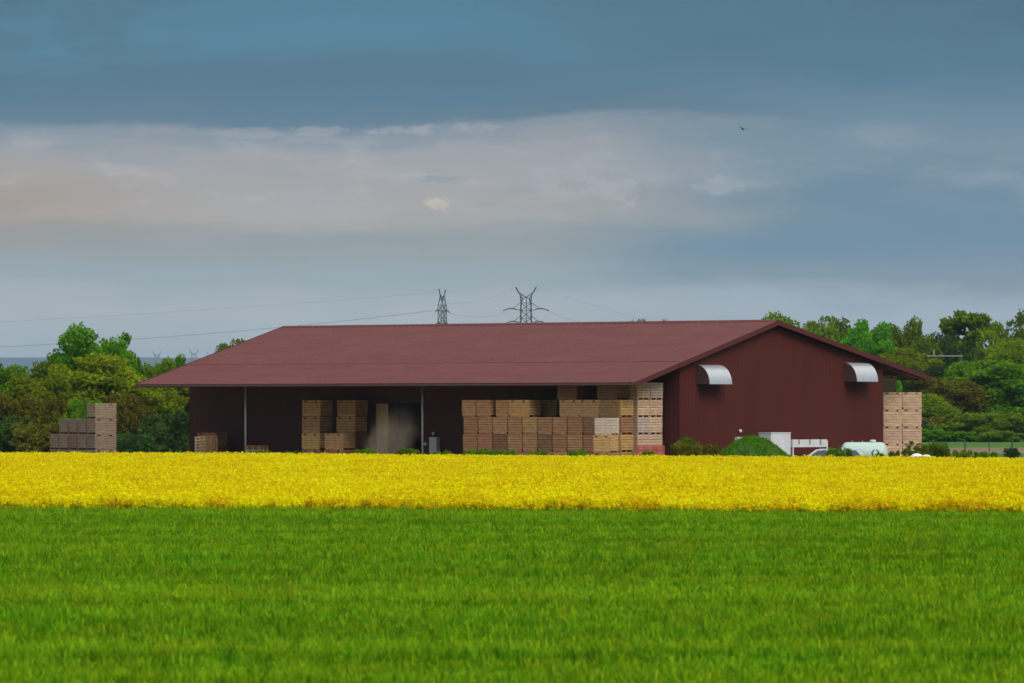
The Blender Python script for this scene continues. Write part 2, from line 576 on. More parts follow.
fl.build('floor_slab', M['concrete'], barn)

def roof_slope(y0, y1, lap):
    """Ribbed sheets from eave y0 to ridge y1 with one lap between two runs of sheets."""
    mb = MB()
    prof = []
    pitch = 0.52
    n = int(LEN / pitch)
    for i in range(n):
        x = -LEN + 0.05 + i * pitch
        prof += [(x, 0), (x + 0.40, 0), (x + 0.43, 0.022), (x + 0.49, 0.022)]
    prof[0] = (-LEN, 0)
    prof.append((0, 0))
    rows = [(y0, 0.0), (y0 + (y1 - y0) * lap, 0.0), (y0 + (y1 - y0) * lap - 0.02 * np.sign(y1 - y0), 0.016), (y1, 0.02)]
    for (ya, oa), (yb, ob) in zip(rows[:-1], rows[1:]):
        o = len(mb.v)
        vs = [(x, ya, ztop(ya) + h + oa) for x, h in prof] + [(x, yb, ztop(yb) + h + ob) for x, h in prof]
        k = len(prof)
        mb.add(vs, [(i, i + 1, i + 1 + k, i + k) for i in range(k - 1)])
    return mb

rs = roof_slope(E0, YA, 0.335)
rs2 = roof_slope(E1, YA, 0.33)
o = len(rs.v)
rs.v += rs2.v
rs.f += [tuple(i + o for i in f) for f in rs2.f]
rs.m += rs2.m
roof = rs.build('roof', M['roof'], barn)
un = MB()
for (ya, yb) in ((0.02, YA), (YA, E1 - 0.02)):
    v = []
    for x in (-LEN + 0.02, -0.02):
        for y in (ya, yb):
            v += [(x, y, ztop(y) - 0.015), (x, y, ztop(y) - 0.12)]
    un.add(v, [(0, 2, 6, 4), (1, 5, 7, 3), (0, 4, 5, 1), (2, 3, 7, 6), (0, 1, 3, 2), (4, 6, 7, 5)])
un.build('roof_underlay', M['soffit'], roof)
rc = MB()
for i in range(83):                                     # ridge cap, one folded piece per rib bay
    x = -LEN + i * 0.52
    x1 = min(0.0, x + 0.50)
    rc.add([(x, YA - .25, ztop(YA - .25) + .045), (x1, YA - .25, ztop(YA - .25) + .045), (x1, YA, ZA + .10), (x, YA, ZA + .10),
            (x1, YA + .25, ztop(YA + .25) + .045), (x, YA + .25, ztop(YA + .25) + .045)], [(0, 1, 2, 3), (3, 2, 4, 5)])
rc.build('ridge_cap', M['roof'], roof)
for xe in (0.0, -LEN):
    for (ya, yb) in ((-0.04, YA), (YA, E1 + 0.04)):
        rb = MB()
        x0, x1 = (xe + 0.003, xe + 0.06) if xe == 0 else (xe - 0.06, xe - 0.003)
        zt = lambda y: (ZE0 + SN * y if ya < YA else ZA - SF * (y - YA))
        v = []
        for x in (x0, x1):
            for y in (ya, yb):
                v += [(x, y, zt(y) + 0.05), (x, y, zt(y) - 0.26)]
        rb.add(v, [(0, 2, 6, 4), (1, 5, 7, 3), (0, 4, 5, 1), (2, 3, 7, 6), (0, 1, 3, 2), (4, 6, 7, 5)])
        rb.build('rake_board', M['fascia'], roof)
gu = MB()
gu.box(-LEN, -0.01, -0.15, -0.03, ZE0 - 0.15, ZE0 - 0.04)
gu.build('gutter', M['gutter'], roof)
fb = MB()
fb.box(-LEN + 0.03, -0.03, 0.0, 0.018, ZE0 - 0.20, ZE0 - 0.03)
fb.build('eave_board', M['fascia'], roof)
gu = MB()
gu.box(-LEN, -0.01, E1 + 0.03, E1 + 0.16, ZE1 - 0.20, ZE1 - 0.04)
gu.build('gutter', M['gutter'], roof)
for i in range(9):
    x = -0.35 - i * (LEN - 0.8) / 8
    for (ya, yb) in ((0.25, WY0 - 0.01), (WY1 + 0.01, E1 - 0.25)):
        r_ = MB()
        v = []
        for xx in (x - 0.09, x + 0.09):
            for y in (ya, yb):
                v += [(xx, y, ztop(y) - 0.13), (xx, y, ztop(y) - (0.34 if (y > 1 and y < E1 - 1) else 0.26))]
        r_.add(v, [(0, 2, 6, 4), (1, 5, 7, 3), (0, 4, 5, 1), (2, 3, 7, 6), (0, 1, 3, 2), (4, 6, 7, 5)])
        r_.build('rafter', M['fascia'], barn)
# porch posts
for px in (245.5, 422.5):
    p = MB()
    y = 1.15
    x = lx_of(px, y)
    p.tube([(x, y, 0.03), (x, y, ztop(y) - 0.125)], 0.065, 10)
    p.box(x - 0.13, x + 0.13, y - 0.13, y + 0.13, 0.03, 0.06)
    p.build('porch_post', M['steel'], barn, True)
# sliding door leaf and its track
dl = MB()
xl0, xl1 = lx_of(376.5, WY0 - 0.1), lx_of(388.3, WY0 - 0.1)
for k in range(5):
    a = xl0 + (xl1 - xl0) * k / 5
    b = xl0 + (xl1 - xl0) * (k + 1) / 5 - 0.012
    dl.box(a, b, WY0 - 0.13, WY0 - 0.07, 0.06, DH - 0.02)
dl.build('door_leaf', M['timber_door'], barn)
tr = MB()
tr.box(dx0 - 1.5, dx1 + 0.2, WY0 - 0.10, WY0 - 0.003, DH + 0.05, DH + 0.17)
tr.build('door_track', M['soffit'], barn)
# air intake hoods on the gable
def hood(pxl, ytop, ybot):
    ly0 = ly_of(pxl, WX1)
    X, Y = LW(WX1, ly0)
    z1, z0 = ZP(ytop, Y), ZP(ybot, Y)
    H = z1 - z0
    D = 1.06
    Wd = 2.22
    h = empty('ventilation_hood', (WX1 + 0.004, ly0, z0))
    h.parent = barn
    n = 14
    arc = [(D * math.sin(a * math.pi / 2 / n), H * math.cos(a * math.pi / 2 / n)) for a in range(n + 1)]
    c = MB()
    v = []
    for y in (0.0, Wd):
        v += [(x, y, z) for x, z in arc]
    v2 = []
    for y in (0.0, Wd):
        v2 += [(x * 0.96, y, z * 0.96) for x, z in arc]
    k = n + 1
    c.add(v, [(i, i + 1, i + 1 + k, i + k) for i in range(n)])
    c.add(v2, [(i, i + k, i + 1 + k, i + 1) for i in range(n)])
    c.add([(D, 0, 0), (D, Wd, 0), (D * .96, Wd, 0), (D * .96, 0, 0)], [(0, 1, 2, 3)])
    c.build('curved_sheet', M['hood'], h, True)
    for y in (0.0, Wd):
        s = MB()
        yy = y + (-0.03 if y == 0 else 0.004)
        vs = [(0, yy, 0)] + [(x, yy, z) for x, z in arc] + [(0, yy + .026, 0)] + [(x, yy + .026, z) for x, z in arc]
        m_ = n + 2
        s.add(vs, [tuple(range(m_)), tuple(range(2 * m_ - 1, m_ - 1, -1))] + [(i, (i + 1) % m_, (i + 1) % m_ + m_, i + m_) for i in range(m_)])
        s.build('side_panel', M['hood_side'], h)
    g = MB()
    for q in range(6):
        g.box(0.02, D * 0.93, 0.2 + q * 0.36, 0.23 + q * 0.36, 0.02, 0.05)
    g.build('intake_grille', M['steel'], h)
hood(696.5, 364.8, 384.2)
hood(844.0, 362.6, 381.6)
# small fittings on the gable and the front wall
def on_gable(px, py):
    ly = ly_of(px, WX1)
    X, Y = LW(WX1, ly)
    return ly, ZP(py, Y)
ly, z = on_gable(739, 431)
w = MB()
w.lathe([(0.03, 0.0), (0.07, 0.02), (0.11, 0.06), (0.115, 0.12), (0.08, 0.19), (0.02, 0.21)], 14, 'X', (WX1 + 0.002, ly, z))
w.build('wall_lamp', M['white'], barn, True)
w = MB()
w.box(WX1 + 0.002, WX1 + 0.22, ly - 0.42, ly + 0.42, z - 0.75, z - 0.38)
w.box(WX1 + 0.222, WX1 + 0.235, ly - 0.38, ly + 0.38, z - 0.71, z - 0.42)
w.build('meter_box', M['white'], barn)
x = lx_of(436.5, WY0)
w = MB()
w.box(x - 0.34, x + 0.32, WY0 - 0.34, WY0 - 0.003, 0.03, 1.92)
w.box(x - 0.31, x - 0.02, WY0 - 0.356, WY0 - 0.342, 0.25, 1.86)
w.box(x + 0.01, x + 0.29, WY0 - 0.356, WY0 - 0.342, 0.25, 1.86)
w.build('switch_cabinet', M['white'], barn)
for px, py, r in ((434.5, 433.5, 0.12), (426.5, 444, 0.13)):
    x = lx_of(px, WY0)
    X, Y = LW(x, WY0)
    w = MB()
    w.lathe([(0.02, 0.0), (r * .8, -0.02), (r, -0.10), (r * .7, -0.18), (0.02, -0.21)], 12, 'Y', (x, WY0 - 0.003, ZP(py, Y)))
    w.build('wall_lamp', M['white'], barn, True)

# ------------------------------------------------------------------ crates
CH = 1.075           # height of a crate with its runners
def crate_mesh(name, lx, ly, mat, lh=CH, seed=0):
    """Slatted potato crate: plank walls with handholds in the top board, corner posts, a floor."""
    r = random.Random(seed)
    mb = MB()
    z0 = 0.10
    H = lh - z0 - 0.006
    n = 6
    ph = H / n
    t = 0.03
    for k in range(n):
        a, b = z0 + k * ph, z0 + (k + 1) * ph - 0.022
        e = 0.006 * r.random()
        if k == n - 1 and (lx >= 1.22 or abs(lx - 1.14) < .001):
            # top boards with two handhold slots on the wide sides
            for (p0, p1) in ((-lx / 2, -lx * .42), (-lx * .25, lx * .17), (lx * .30, lx / 2)):
                mb.box(p0, p1, -ly / 2, -ly / 2 + t, a, b)
                mb.box(p0, p1, ly / 2 - t, ly / 2, a, b)
            for (p0, p1) in ((-lx * .42, -lx * .25), (lx * .17, lx * .30)):
                for y in (-ly / 2, ly / 2 - t):
                    mb.box(p0 + .001, p1 - .001, y, y + t, a, a + 0.03)
                    mb.box(p0 + .001, p1 - .001, y, y + t, b - 0.035, b)
        else:
            mb.box(-lx / 2 + e, lx / 2 - e, -ly / 2 + e, -ly / 2 + t, a, b)
            mb.box(-lx / 2 + e, lx / 2 - e, ly / 2 - t, ly / 2 - e, a, b)
        mb.box(-lx / 2 + e, -lx / 2 + t, -ly / 2 + t + .002, ly / 2 - t - .002, a, b)
        mb.box(lx / 2 - t, lx / 2 - e, -ly / 2 + t + .002, ly / 2 - t - .002, a, b)
    for sx in (-1, 1):
        for sy in (-1, 1):
            x, y = sx * (lx / 2 - t - .05), sy * (ly / 2 - t - .05)
            mb.box(x - .045, x + .045, y - .045, y + .045, z0 + .03, z0 + H - .02)
    mb.box(-lx / 2 + t + .003, lx / 2 - t - .003, -ly / 2 + t + .003, ly / 2 - t - .003, z0 + .004, z0 + .026)
    me = bpy.data.meshes.new(name)
    me.from_pydata(mb.v, [], mb.f)
    me.materials.append(mat)
    return me

def runner_mesh(name, lx, ly, y, mat):
    mb = MB()
    mb.box(-lx / 2 + .04, lx / 2 - .04, y - .05, y + .05, 0.0, 0.098)
    me = bpy.data.meshes.new(name)
    me.from_pydata(mb.v, [], mb.f)
    me.materials.append(mat)
    return me

PROTO = {}
def crate(pos, rz, colour, label, group, size='long', name='wooden_crate'):
    """size long: the 1.6 m side along local x; short: the 1.2 m side; cube: 1.22 square."""
    key = (size, colour)
    LXY = {'long': (1.6, 1.2), 'short': (1.155, 1.6), 'cube': (1.14, 1.24), 'big': (1.25, 1.6), 'old': (1.6, 1.2), 'red': (0.565, 0.565)}[size]
    if key not in PROTO:
        mat = M['redbox'] if colour == 'red' else W[colour]
        lh = {'red': 0.74, 'big': 1.11, 'old': 1.035}.get(size, CH)
        me = crate_mesh('crate_body', LXY[0], LXY[1], mat, lh, hash(colour) % 7)
        runs = [runner_mesh('runner', LXY[0], LXY[1], y, mat) for y in (-LXY[1] / 2 + .07, 0, LXY[1] / 2 - .07)]
        o = link(name, me)
        for rm in runs:
            link('runner', rm, o)
        PROTO[key] = o
        c = o
    else:
        c = copy_tree(PROTO[key])
    c.location = pos
    c.rotation_euler = (0, 0, rz)
    return tag(c, label, 'crate', group)

rc_ = random.Random(4)
ORD = ['', 'first', 'second', 'third', 'fourth', 'fifth', 'sixth', 'seventh', 'eighth', 'ninth', 'tenth']
FL = 0.03
def jit(a=0.012):
    return rc_.uniform(-a, a)

WORDS = {'tan': 'tan', 'honey': 'honey coloured', 'brown': 'dull brown', 'grey': 'grey weathered', 'pale': 'pale new', 'silvery': 'silvery', 'reddish': 'reddish brown'}

# long porch stack: nine narrow columns, three crates high, front faces in one plane
x_r, x_l = lx_of(597.5, 0.3), lx_of(462.7, 0.3)
pitch = (x_r - x_l) / 9
colsA = [('brown', 'tan', 'tan'), ('tan', 'reddish', 'tan'), ('brown', 'brown', 'tan'), ('tan', 'tan', 'tan'), ('tan', 'tan', 'tan'),
         ('tan', 'brown', 'tan'), ('tan', 'tan', 'tan'), ('brown', 'tan', 'tan'), ('brown', 'tan', 'brown')]
LEVEL = {2: 'third layer up', 1: 'second layer up', 0: 'bottom layer'}
for i in range(9):
    for k in range(3):
        cc = colsA[i][k]
        xx = x_l + (i + .5) * pitch + jit()
        X, Y = LW(xx, 0.3 + 0.8 + jit(0.03))
        crate((X, Y, FL + k * CH), ANG + jit(0.008), cc,
              f"{WORDS[cc]} crate in long porch stack, {ORD[i + 1]} column from left, {LEVEL[k]}",
              'crates of the long porch stack', 'short')
# its fourth layer: crates of both directions
def on_long(px0, px1, ly0, level, colour, size, label):
    LY = {'long': 1.2, 'short': 1.6}[size]
    a, b = lx_of(px0, ly0), lx_of(px1, ly0)
    X, Y = LW((a + b) / 2, ly0 + LY / 2)
    crate((X, Y, FL + level * CH), ANG + jit(0.01), colour, label, 'crates of the long porch stack', size)
on_long(462.5, 475, 0.35, 3, 'tan', 'short', "tan narrow crate topping the long porch stack at its switch cabinet end")
on_long(476.8, 489.5, 0.3, 3, 'reddish', 'short', "reddish narrow crate on the fourth layer, second from the switch cabinet end")
on_long(496, 509, 0.42, 3, 'honey', 'short', "honey coloured narrow crate on the fourth layer beside the brightest wide crate")
on_long(509.3, 528.5, 0.3, 3, 'honey', 'long', "bright honey wide crate with open handholds standing alone on the fourth layer")
on_long(537, 556, 2.0, 3, 'brown', 'long', "dim brown crate set far back on the fourth layer behind the dark gap")
on_long(559.7, 578.7, 0.3, 3, 'tan', 'long', "tan wide crate on the fourth layer, first wide one past the dark gap")
on_long(579.4, 598.4, 0.3, 3, 'tan', 'long', "tan wide crate on the fourth layer, middle one of three side by side")
on_long(599.2, 618.4, 0.3, 3, 'brown', 'long', "brown wide crate on the fourth layer, touching the tall orange column")
on_long(557.5, 576.5, 0.62, 4, 'brown', 'long', "brown fifth layer crate close under the eave, on the switch cabinet side")
on_long(597.5, 616.5, 0.7, 4, 'brown', 'long', "brown crate of the fifth layer under the eave, between dark hole and tall pale stack")
# wide crates that carry the last wide crate of the fourth layer
for k in range(3):
    a = lx_of(600.0, 1.0)
    X, Y = LW(a + 0.82, 1.0 + .6)
    crate((X, Y, FL + k * CH), ANG, 'brown', f"dark brown crate in shade behind the bleached crate, {LEVEL[k]}", 'crates of the long porch stack', 'long')
# pair with a bleached crate standing forward of the stack
WR = R(-24)
X, Y = XP(606.5, 348.2), 348.2
crate((X, Y + .35, 0.004), WR, 'tan', "tan square crate at the bottom of the small pile standing forward, mostly behind flowers", 'crates of the small forward pile', 'cube')
crate((X - .04, Y + .35, 0.004 + CH), WR, 'honey', "honey square crate under the bleached one in the small forward pile", 'crates of the small forward pile', 'cube')
crate((X + .03, Y + .35, 0.004 + 2 * CH), WR + .03, 'silvery', "bleached whitish square crate topping the small pile in front of the porch stack", 'crates of the small forward pile', 'cube')
# tall orange column showing its gable side
for k in range(4):
    cc = ('tan', 'honey', 'tan', 'honey')[k]
    ly0 = ly_of(621.3, -1.35) if False else 0.36
    X, Y = LW(-1.45 - .8, 0.40 + .6)
    crate((X, Y, FL + k * CH), ANG + jit(.01), cc, f"{WORDS[cc]} crate in the tall column at the porch corner, {ORD[k + 1]} from the ground", 'crates of the tall corner column', 'long')
# tall pale stack, two columns side by side, five high, gable sides in view
palec = [('pale', 'pale', 'silvery', 'pale', 'pale'), ('pale', 'pale', 'pale', 'pale', 'silvery')]
for j, ly0 in enumerate((1.95, 3.17)):
    for k in range(5):
        cc = palec[j][k]
        X, Y = LW(-1.40 - .8 + jit(.03), ly0 + .6)
        crate((X, Y, FL + k * CH), ANG + jit(.006), cc,
              f"{WORDS[cc]} crate in tall pale stack by the gable, {('outer', 'inner')[j]} column, {ORD[k + 1]} from the ground", 'crates of the tall pale stack', 'long')
# red boxes in front of the pale stack
for j in range(3):
    for k in range(2):
        X, Y = XP(636.6, 351) + .285 + j * .578, 351.15 + jit(.02)
        crate((X, Y, 0.035 + k * 0.74), jit(.03), 'red',
              f"red box below the tall pale stack, {('outermost', 'middle', 'innermost')[j]} of its row, {('lower', 'upper')[k]}", 'red boxes below the pale stack', 'red', 'red_crate')

# two stacks by the dark front wall
def wall_stack(px0, ly0, n, cols, txt, kmin=0):
    for k in range(kmin, n):
        a = lx_of(px0, ly0)
        X, Y = LW(a + .8 + jit(.02), ly0 + .6 + jit(.02))
        crate((X, Y, FL + k * CH), ANG + jit(.015), cols[k], f"{WORDS[cols[k]]} crate in {txt}, {ORD[k + 1]} from the ground", 'crates by the dark front wall', 'long')
wall_stack(302, 2.3, 4, ('tan', 'honey', 'tan', 'honey'), 'the four high stack by the porch wall')
wall_stack(336.8, 3.1, 4, ('brown', 'brown', 'honey', 'honey'), 'the four high stack nearest the doorway')
wall_stack(324.6, 1.55, 2, ('reddish', 'reddish'), 'the two high stack before the doorway')

# crates at the far end of the gable
pad = MB()
X0, Y0 = XP(883.3, 372), 372.0
pad.box(X0 - .2, X0 + 2.8, Y0 - .25, Y0 + 3.6, 0.004, 0.40)
tag(pad.build('concrete_plinth', M['concrete']), 'low grey concrete plinth under the pale crates past the gable', 'plinth')
endc = [('pale', 'pale', 'pale', 'pale'), ('pale', 'pale', 'pale', 'pale')]
for j in range(2):
    for k in range(4):
        cc = endc[j][k]
        crate((X0 + .625 + j * 1.262, Y0 + .8 + jit(.02), 0.403 + k * 1.113), jit(.006), cc,
              f"{WORDS[cc]} crate past the gable, {('column against the barn', 'outer column')[j]}, {ORD[k + 1]} from the ground", 'crates stacked past the gable', 'big')
for k in range(5):
    crate((X0 + .02 + .35, Y0 + 2.45, 0.403 + k * 1.113), jit(.01), 'pale', f"pale crate in the hidden rear column past the gable, {ORD[k + 1]} from the ground", 'crates stacked past the gable', 'big')

# weathered stack standing by itself
A2 = R(-58)
c2, s2 = math.cos(A2), math.sin(A2)
OX, OY = XP(95.2, 378.0), 378.0        # near corner between the two visible sides
def loner(i, k, cc, where):
    # i counts columns going away along the short sides
    lx, ly = 0.8, -(-.6 - 1.33 * i)
    dx_, dy_ = (math.cos(R(-58 + 90)), math.sin(R(-58 + 90)))
    # long side faces the camera and right, columns run left and back
    ux, uy = math.cos(R(32)), math.sin(R(32))          # along the long side
    vx, vy = -math.cos(R(58)), math.sin(R(58))         # away along the row
    X = OX + ux * .8 + vx * (.6 + 1.33 * i)
    Y = OY + uy * .8 + vy * (.6 + 1.33 * i)
    crate((X, Y, 0.006 + k * 1.035), R(32) + jit(.01), cc, f"grey weathered crate of the lone stack, {where}", 'crates of the lone weathered stack', 'old')
lc = ['grey', 'grey', 'grey', 'grey', 'grey']
for i in range(5):
    for k in range(4):
        if (k == 3 and i > 0) or (k == 2 and i > 3):
            continue
        loner(i, k, lc[(i + k) % 5], f"{ORD[i + 1]} from the barn, {('bottom layer', 'second layer', 'third layer', 'top')[k]}")

# crates and pallets by the porch post
def low_pile():
    a = lx_of(197.8, 3.0)
    for k in range(2):
        X, Y = LW(a + .8, 3.6)
        cc = ('brown', 'tan')[k]
        crate((X, Y, FL + k * CH), ANG, cc, f"{WORDS[cc]} crate in the low pile behind leaning pallets, {('lower', 'upper')[k]} of two", 'crates of the low pile by the post', 'long')
low_pile()

def pallet_mesh(mat):
    mb = MB()
    for i in range(7):
        x = -.6 + i * .2
        mb.box(x - .045 + .0, x + .045, -.4, .4, .122, .144)
    for y in (-.35, 0, .35):
        mb.box(-.64, .64, y - .045, y + .045, .1, .1215)
        for x in (-.55, 0, .55):
            mb.box(x - .07, x + .07, y - .05, y + .05, .022, .0995)
        mb.box(-.64, .64, y - .05, y + .05, 0, .0215)
    me = bpy.data.meshes.new('pallet')
    me.from_pydata(mb.v, [], mb.f)
    me.materials.append(mat)
    return me
PM = [pallet_mesh(W[c]) for c in ('silvery', 'tan', 'brown')]
PALWORD = ('pale', 'tan', 'brown')
def pallet(pos, rot, m, label, group):
    o = link('pallet', PM[m])
    o.location = pos
    o.rotation_euler = rot
    return tag(o, label, 'pallet', group)
for q, (px, ly, lean) in enumerate(((201, 1.55, 70), (206, 1.35, 66), (212, 1.5, 72))):
    X, Y = LW(lx_of(px, ly), ly)
    pallet((X, Y, 1.26 + .04 * q), (R(lean), R(90), ANG + (q - 1) * .16), q, f"{PALWORD[q]} pallet leaning on the low crate pile, {('far', 'middle', 'near')[q]} one of three", 'leaning pallets')
for q in range(4):
    X, Y = LW(lx_of(207, 1.45) + jit(.05), 1.45 + jit(.05))
    pallet((X, Y, FL + q * 0.146), (0, 0, ANG + jit(.05)), q % 3, f"{PALWORD[q % 3]} pallet lying under the leaning ones, {ORD[q + 1]} from the ground", 'pallets under the leaning ones')
for q in range(9):
    X, Y = LW(lx_of(257, 1.5) + jit(.05), 1.5 + jit(.05))
    pallet((X, Y, FL + q * 0.146), (0, 0, ANG + jit(.05)), q % 3, f"{PALWORD[q % 3]} pallet of the flat pile beside the porch post, {ORD[q + 1]} from the ground", 'flat pallet pile by the post')
for q in range(6):
    X, Y = LW(lx_of(272, 1.9) + jit(.05), 1.9 + jit(.05))
    pallet((X, Y, FL + q * 0.146), (0, 0, ANG + jit(.05)), (q + 1) % 3, f"{PALWORD[(q + 1) % 3]} pallet of the lower flat pile away from the post, {ORD[q + 1]} from the ground", 'lower flat pallet pile')
for q in range(6):
    X, Y = LW(lx_of(233, 1.7) + jit(.05), 1.7 + jit(.05))
    pallet((X, Y, FL + q * 0.146), (0, 0, ANG + jit(.05)), q % 3, f"{PALWORD[q % 3]} pallet of the thin pile between leaning pallets and post, {ORD[q + 1]} from the ground", 'thin pallet pile')

# ------------------------------------------------------------------ machines by the gable
cab = tag(empty('white_cabinet', LW(0.7, ly_of(771.0, 1.68)) + (0.004,), ANG), 'tall white machine cabinet behind the grassy mound', 'cabinet')
c = MB()
c.box(0, .98, 0, 1.98, 0, 2.22)
c.build('housing', M['white'], cab)
c = MB()
c.box(-.03, 1.01, -.03, 2.01, 2.223, 2.265)
c.build('lid', M['white'], cab)
for q in range(3):
    c = MB()
    c.lathe([(0.001, .0), (.05, .005), (.05, .02), (.001, .025)], 10, 'X', (.983, .75 + q * .36, 1.0))
    c.build('knob', M['rubber'], cab)
fr = tag(empty('steel_stand', LW(1.0, ly_of(792.5, 1.7)) + (0.004,), ANG), 'low white steel frame with one slim leg beside the machine cabinet', 'stand')
c = MB(); c.box(0, .7, 0, 3.55, 1.32, 1.80); c.build('side_plate', M['white'], fr)
for y in (0.05, 3.44):
    for x_ in (0.02, .60):
        c = MB(); c.box(x_, x_ + .09, y, y + .09, 0, 1.317 if y < 1 else 1.9)
        if y > 1:
            c = MB(); c.box(x_, x_ + .09, 3.555, 3.645, 0, 1.72)
        c.build('leg', M['white'], fr)
c = MB(); c.bar((.3, .2, .75), (.3, 3.4, .55), .12); c.build('brace', M['clad'], fr)
c = MB()
for y in (.6, 1.7, 2.8):
    c.box(.703, .73, y, y + .12, 1.5, 1.8)
c.build('clamp', M['steel'], fr)

# mint tank on saddles
tk = tag(empty('storage_tank', (XP(864, 357), 357, 0.004), R(-6)), 'pale mint cylinder tank with domed end and ring emblem beside the barn', 'tank')
r = 0.72
zc = ZP(442.2, 357) - r
prof = [(0.02, -1.56), (.35, -1.51), (.58, -1.38), (r, -1.12), (r, 1.12), (.60, 1.38), (.36, 1.51), (.02, 1.56)]
prof = []
for i in range(9):
    a = math.pi / 2 * i / 8
    prof.append((max(.01, r * math.sin(a)), -1.05 - .46 * math.cos(a)))
for i in range(9):
    a = math.pi / 2 * i / 8
    prof.append((max(.01, r * math.cos(a)), 1.05 + .46 * math.sin(a)))
c = MB(); c.lathe(prof, 32, 'X', (0, 0, zc)); c.build('vessel', M['mint'], tk, True)
c = MB(); c.lathe([(.20, r - .04), (.20, r + .10), (.17, r + .14), (.02, r + .16)], 18, 'Z', (.55, 0, zc)); c.build('dome_cover', M['mint'], tk, True)
for x_ in (-.1, -.75):
    c = MB(); c.lathe([(.05, r - .02), (.05, r + .08), (.02, r + .09)], 10, 'Z', (x_, 0, zc)); c.build('valve', M['steel'], tk)
for x_ in (-.8, .8):
    c = MB(); c.box(x_ - .12, x_ + .12, -.5, .5, 0, zc - r * .72); c.build('saddle', M['concrete'], tk)
# ring emblem on the flank: two facing crescents round a pale centre
c = MB()
for (a0, a1) in ((100, 260), (-80, 80)):
    vs, fs = [], []
    n = 14
    for i in range(n + 1):
        a = R(a0 + (a1 - a0) * i / n)
        wd = .055 * math.sin(math.pi * i / n) + .02
        for rr in (.24 - wd, .24 + wd):
            xx = .74 + rr * math.cos(a) * .8
            zz = rr * math.sin(a) + .02
            yy = -math.sqrt(max(.0, (r + .004) ** 2 - zz * zz))
            vs.append((xx, yy, zc + zz))
    for i in range(n):
        fs.append((2 * i, 2 * i + 1, 2 * i + 3, 2 * i + 2))
    c.add(vs, fs)
c.build('emblem', M['teal'], tk)

# parked estate car, mostly behind flowers and bush
def car(X, Y, rz, top):
    k = top / 1.42
    root = tag(empty('parked_car', (X, Y, 0.004), rz), 'grey estate car parked behind the flowers beside the mint tank', 'car')
    side = [(-2.3, .35), (-2.28, .72), (-1.78, .86), (-1.1, 1.36), (-.7, 1.42), (1.75, 1.40), (2.12, 1.0), (2.2, .9), (2.22, .38)]
    side = [(a * 0.92, b * k) for a, b in side]
    c = MB()
    vs = []
    for y in (-.78, .78):
        for a, b in side:
            t = max(0, (b - .86 * k) / (.56 * k))
            vs.append((a, y * (1 - .20 * t), b))
    n = len(side)
    c.add(vs, [tuple(range(n)), tuple(range(2 * n - 1, n - 1, -1))] + [(i, (i + 1) % n, (i + 1) % n + n, i + n) for i in range(n)])
    c.build('body', M['carpaint'], root)
    def pane(name, pts, off=.008):
        q = MB()
        q.add(pts, [tuple(range(len(pts)))])
        q.build(name, M['glass'], root)
    yy = lambda b: .78 * (1 - .20 * max(0, (b - .86 * k) / (.56 * k))) + .008
    for s in (-1, 1):
        for poly in (((-1.5, .92), (-.98, 1.3), (-.4, 1.34), (-.4, .92)), ((-.2, .92), (-.2, 1.34), (.72, 1.34), (.72, .92)), ((.98, .92), (.98, 1.34), (1.55, 1.32), (1.86, .98))):
            pane('window', [(a * .92, s * yy(b * k), b * k) for a, b in poly])
    def on_front(f, y, o):
        a, b = side[2], side[3]
        return (a[0] + (b[0] - a[0]) * f - o * .6, y, a[1] + (b[1] - a[1]) * f + o)
    pane('windscreen', [on_front(.08, -.68, .01), on_front(.08, .68, .01), on_front(.92, .58, .01), on_front(.92, -.58, .01)])
    for s in (-1, 1):
        for x_ in (-1.4, 1.3):
            wt = MB(); wt.lathe([(.12, -.1), (.31, -.1), (.31, .1), (.12, .1)], 18, 'Y', (x_, s * .74, .31)); w_ = wt.build('wheel', M['rubber'], root)
            wt = MB(); wt.lathe([(.02, -.112), (.19, -.106), (.19, .106), (.02, .112)], 14, 'Y', (x_, s * .74, .31)); wt.build('rim', M['steel'], w_)
    for s in (-1, 1):
        q = MB(); q.box(-2.118, -2.08, s * .55 - .14, s * .55 + .14, .58 * k, .70 * k); q.build('headlight', M['white'], root)
car(XP(832.5, 345), 345.0, R(-4), ZP(448.8, 345))

# white sacks at the field edge
for (px, w_, hgt, lab) in ((916.5, .44, 453.6, 'squat white sack lying by the field edge under the sapling'), (926, .38, 454.8, 'slanting white sack at the field edge beside the round bush')):
    Y = 336.0
    zt = ZP(hgt, Y)
    c = MB()
    n, mrow = 18, 9
    vs, fs = [], []
    for i in range(mrow + 1):
        a = math.pi * i / mrow
        for k in range(n):
            b = 2 * math.pi * k / n
            rr = math.sin(a) ** .7 * w_ * (1 + .08 * math.sin(3 * b + i))
            vs.append((rr * math.cos(b) * 1.1, rr * math.sin(b), zt / 2 * (1 - math.cos(a) * (1 + .04 * math.sin(2 * b)))))
    for i in range(mrow):
        for k in range(n):
            fs.append((i * n + k, i * n + (k + 1) % n, (i + 1) * n + (k + 1) % n, (i + 1) * n + k))
    c.add(vs, fs)
    o = c.build('white_sack', M['sack'], None, True)
    o.location = (XP(px, Y), Y, 0.004)
    tag(o, lab, 'sack')

# ------------------------------------------------------------------ leaves, plants, trees
def rand_dirs(r, n):
    v = r.normal(size=(n, 3))
    return v / np.linalg.norm(v, axis=1)[:, None]

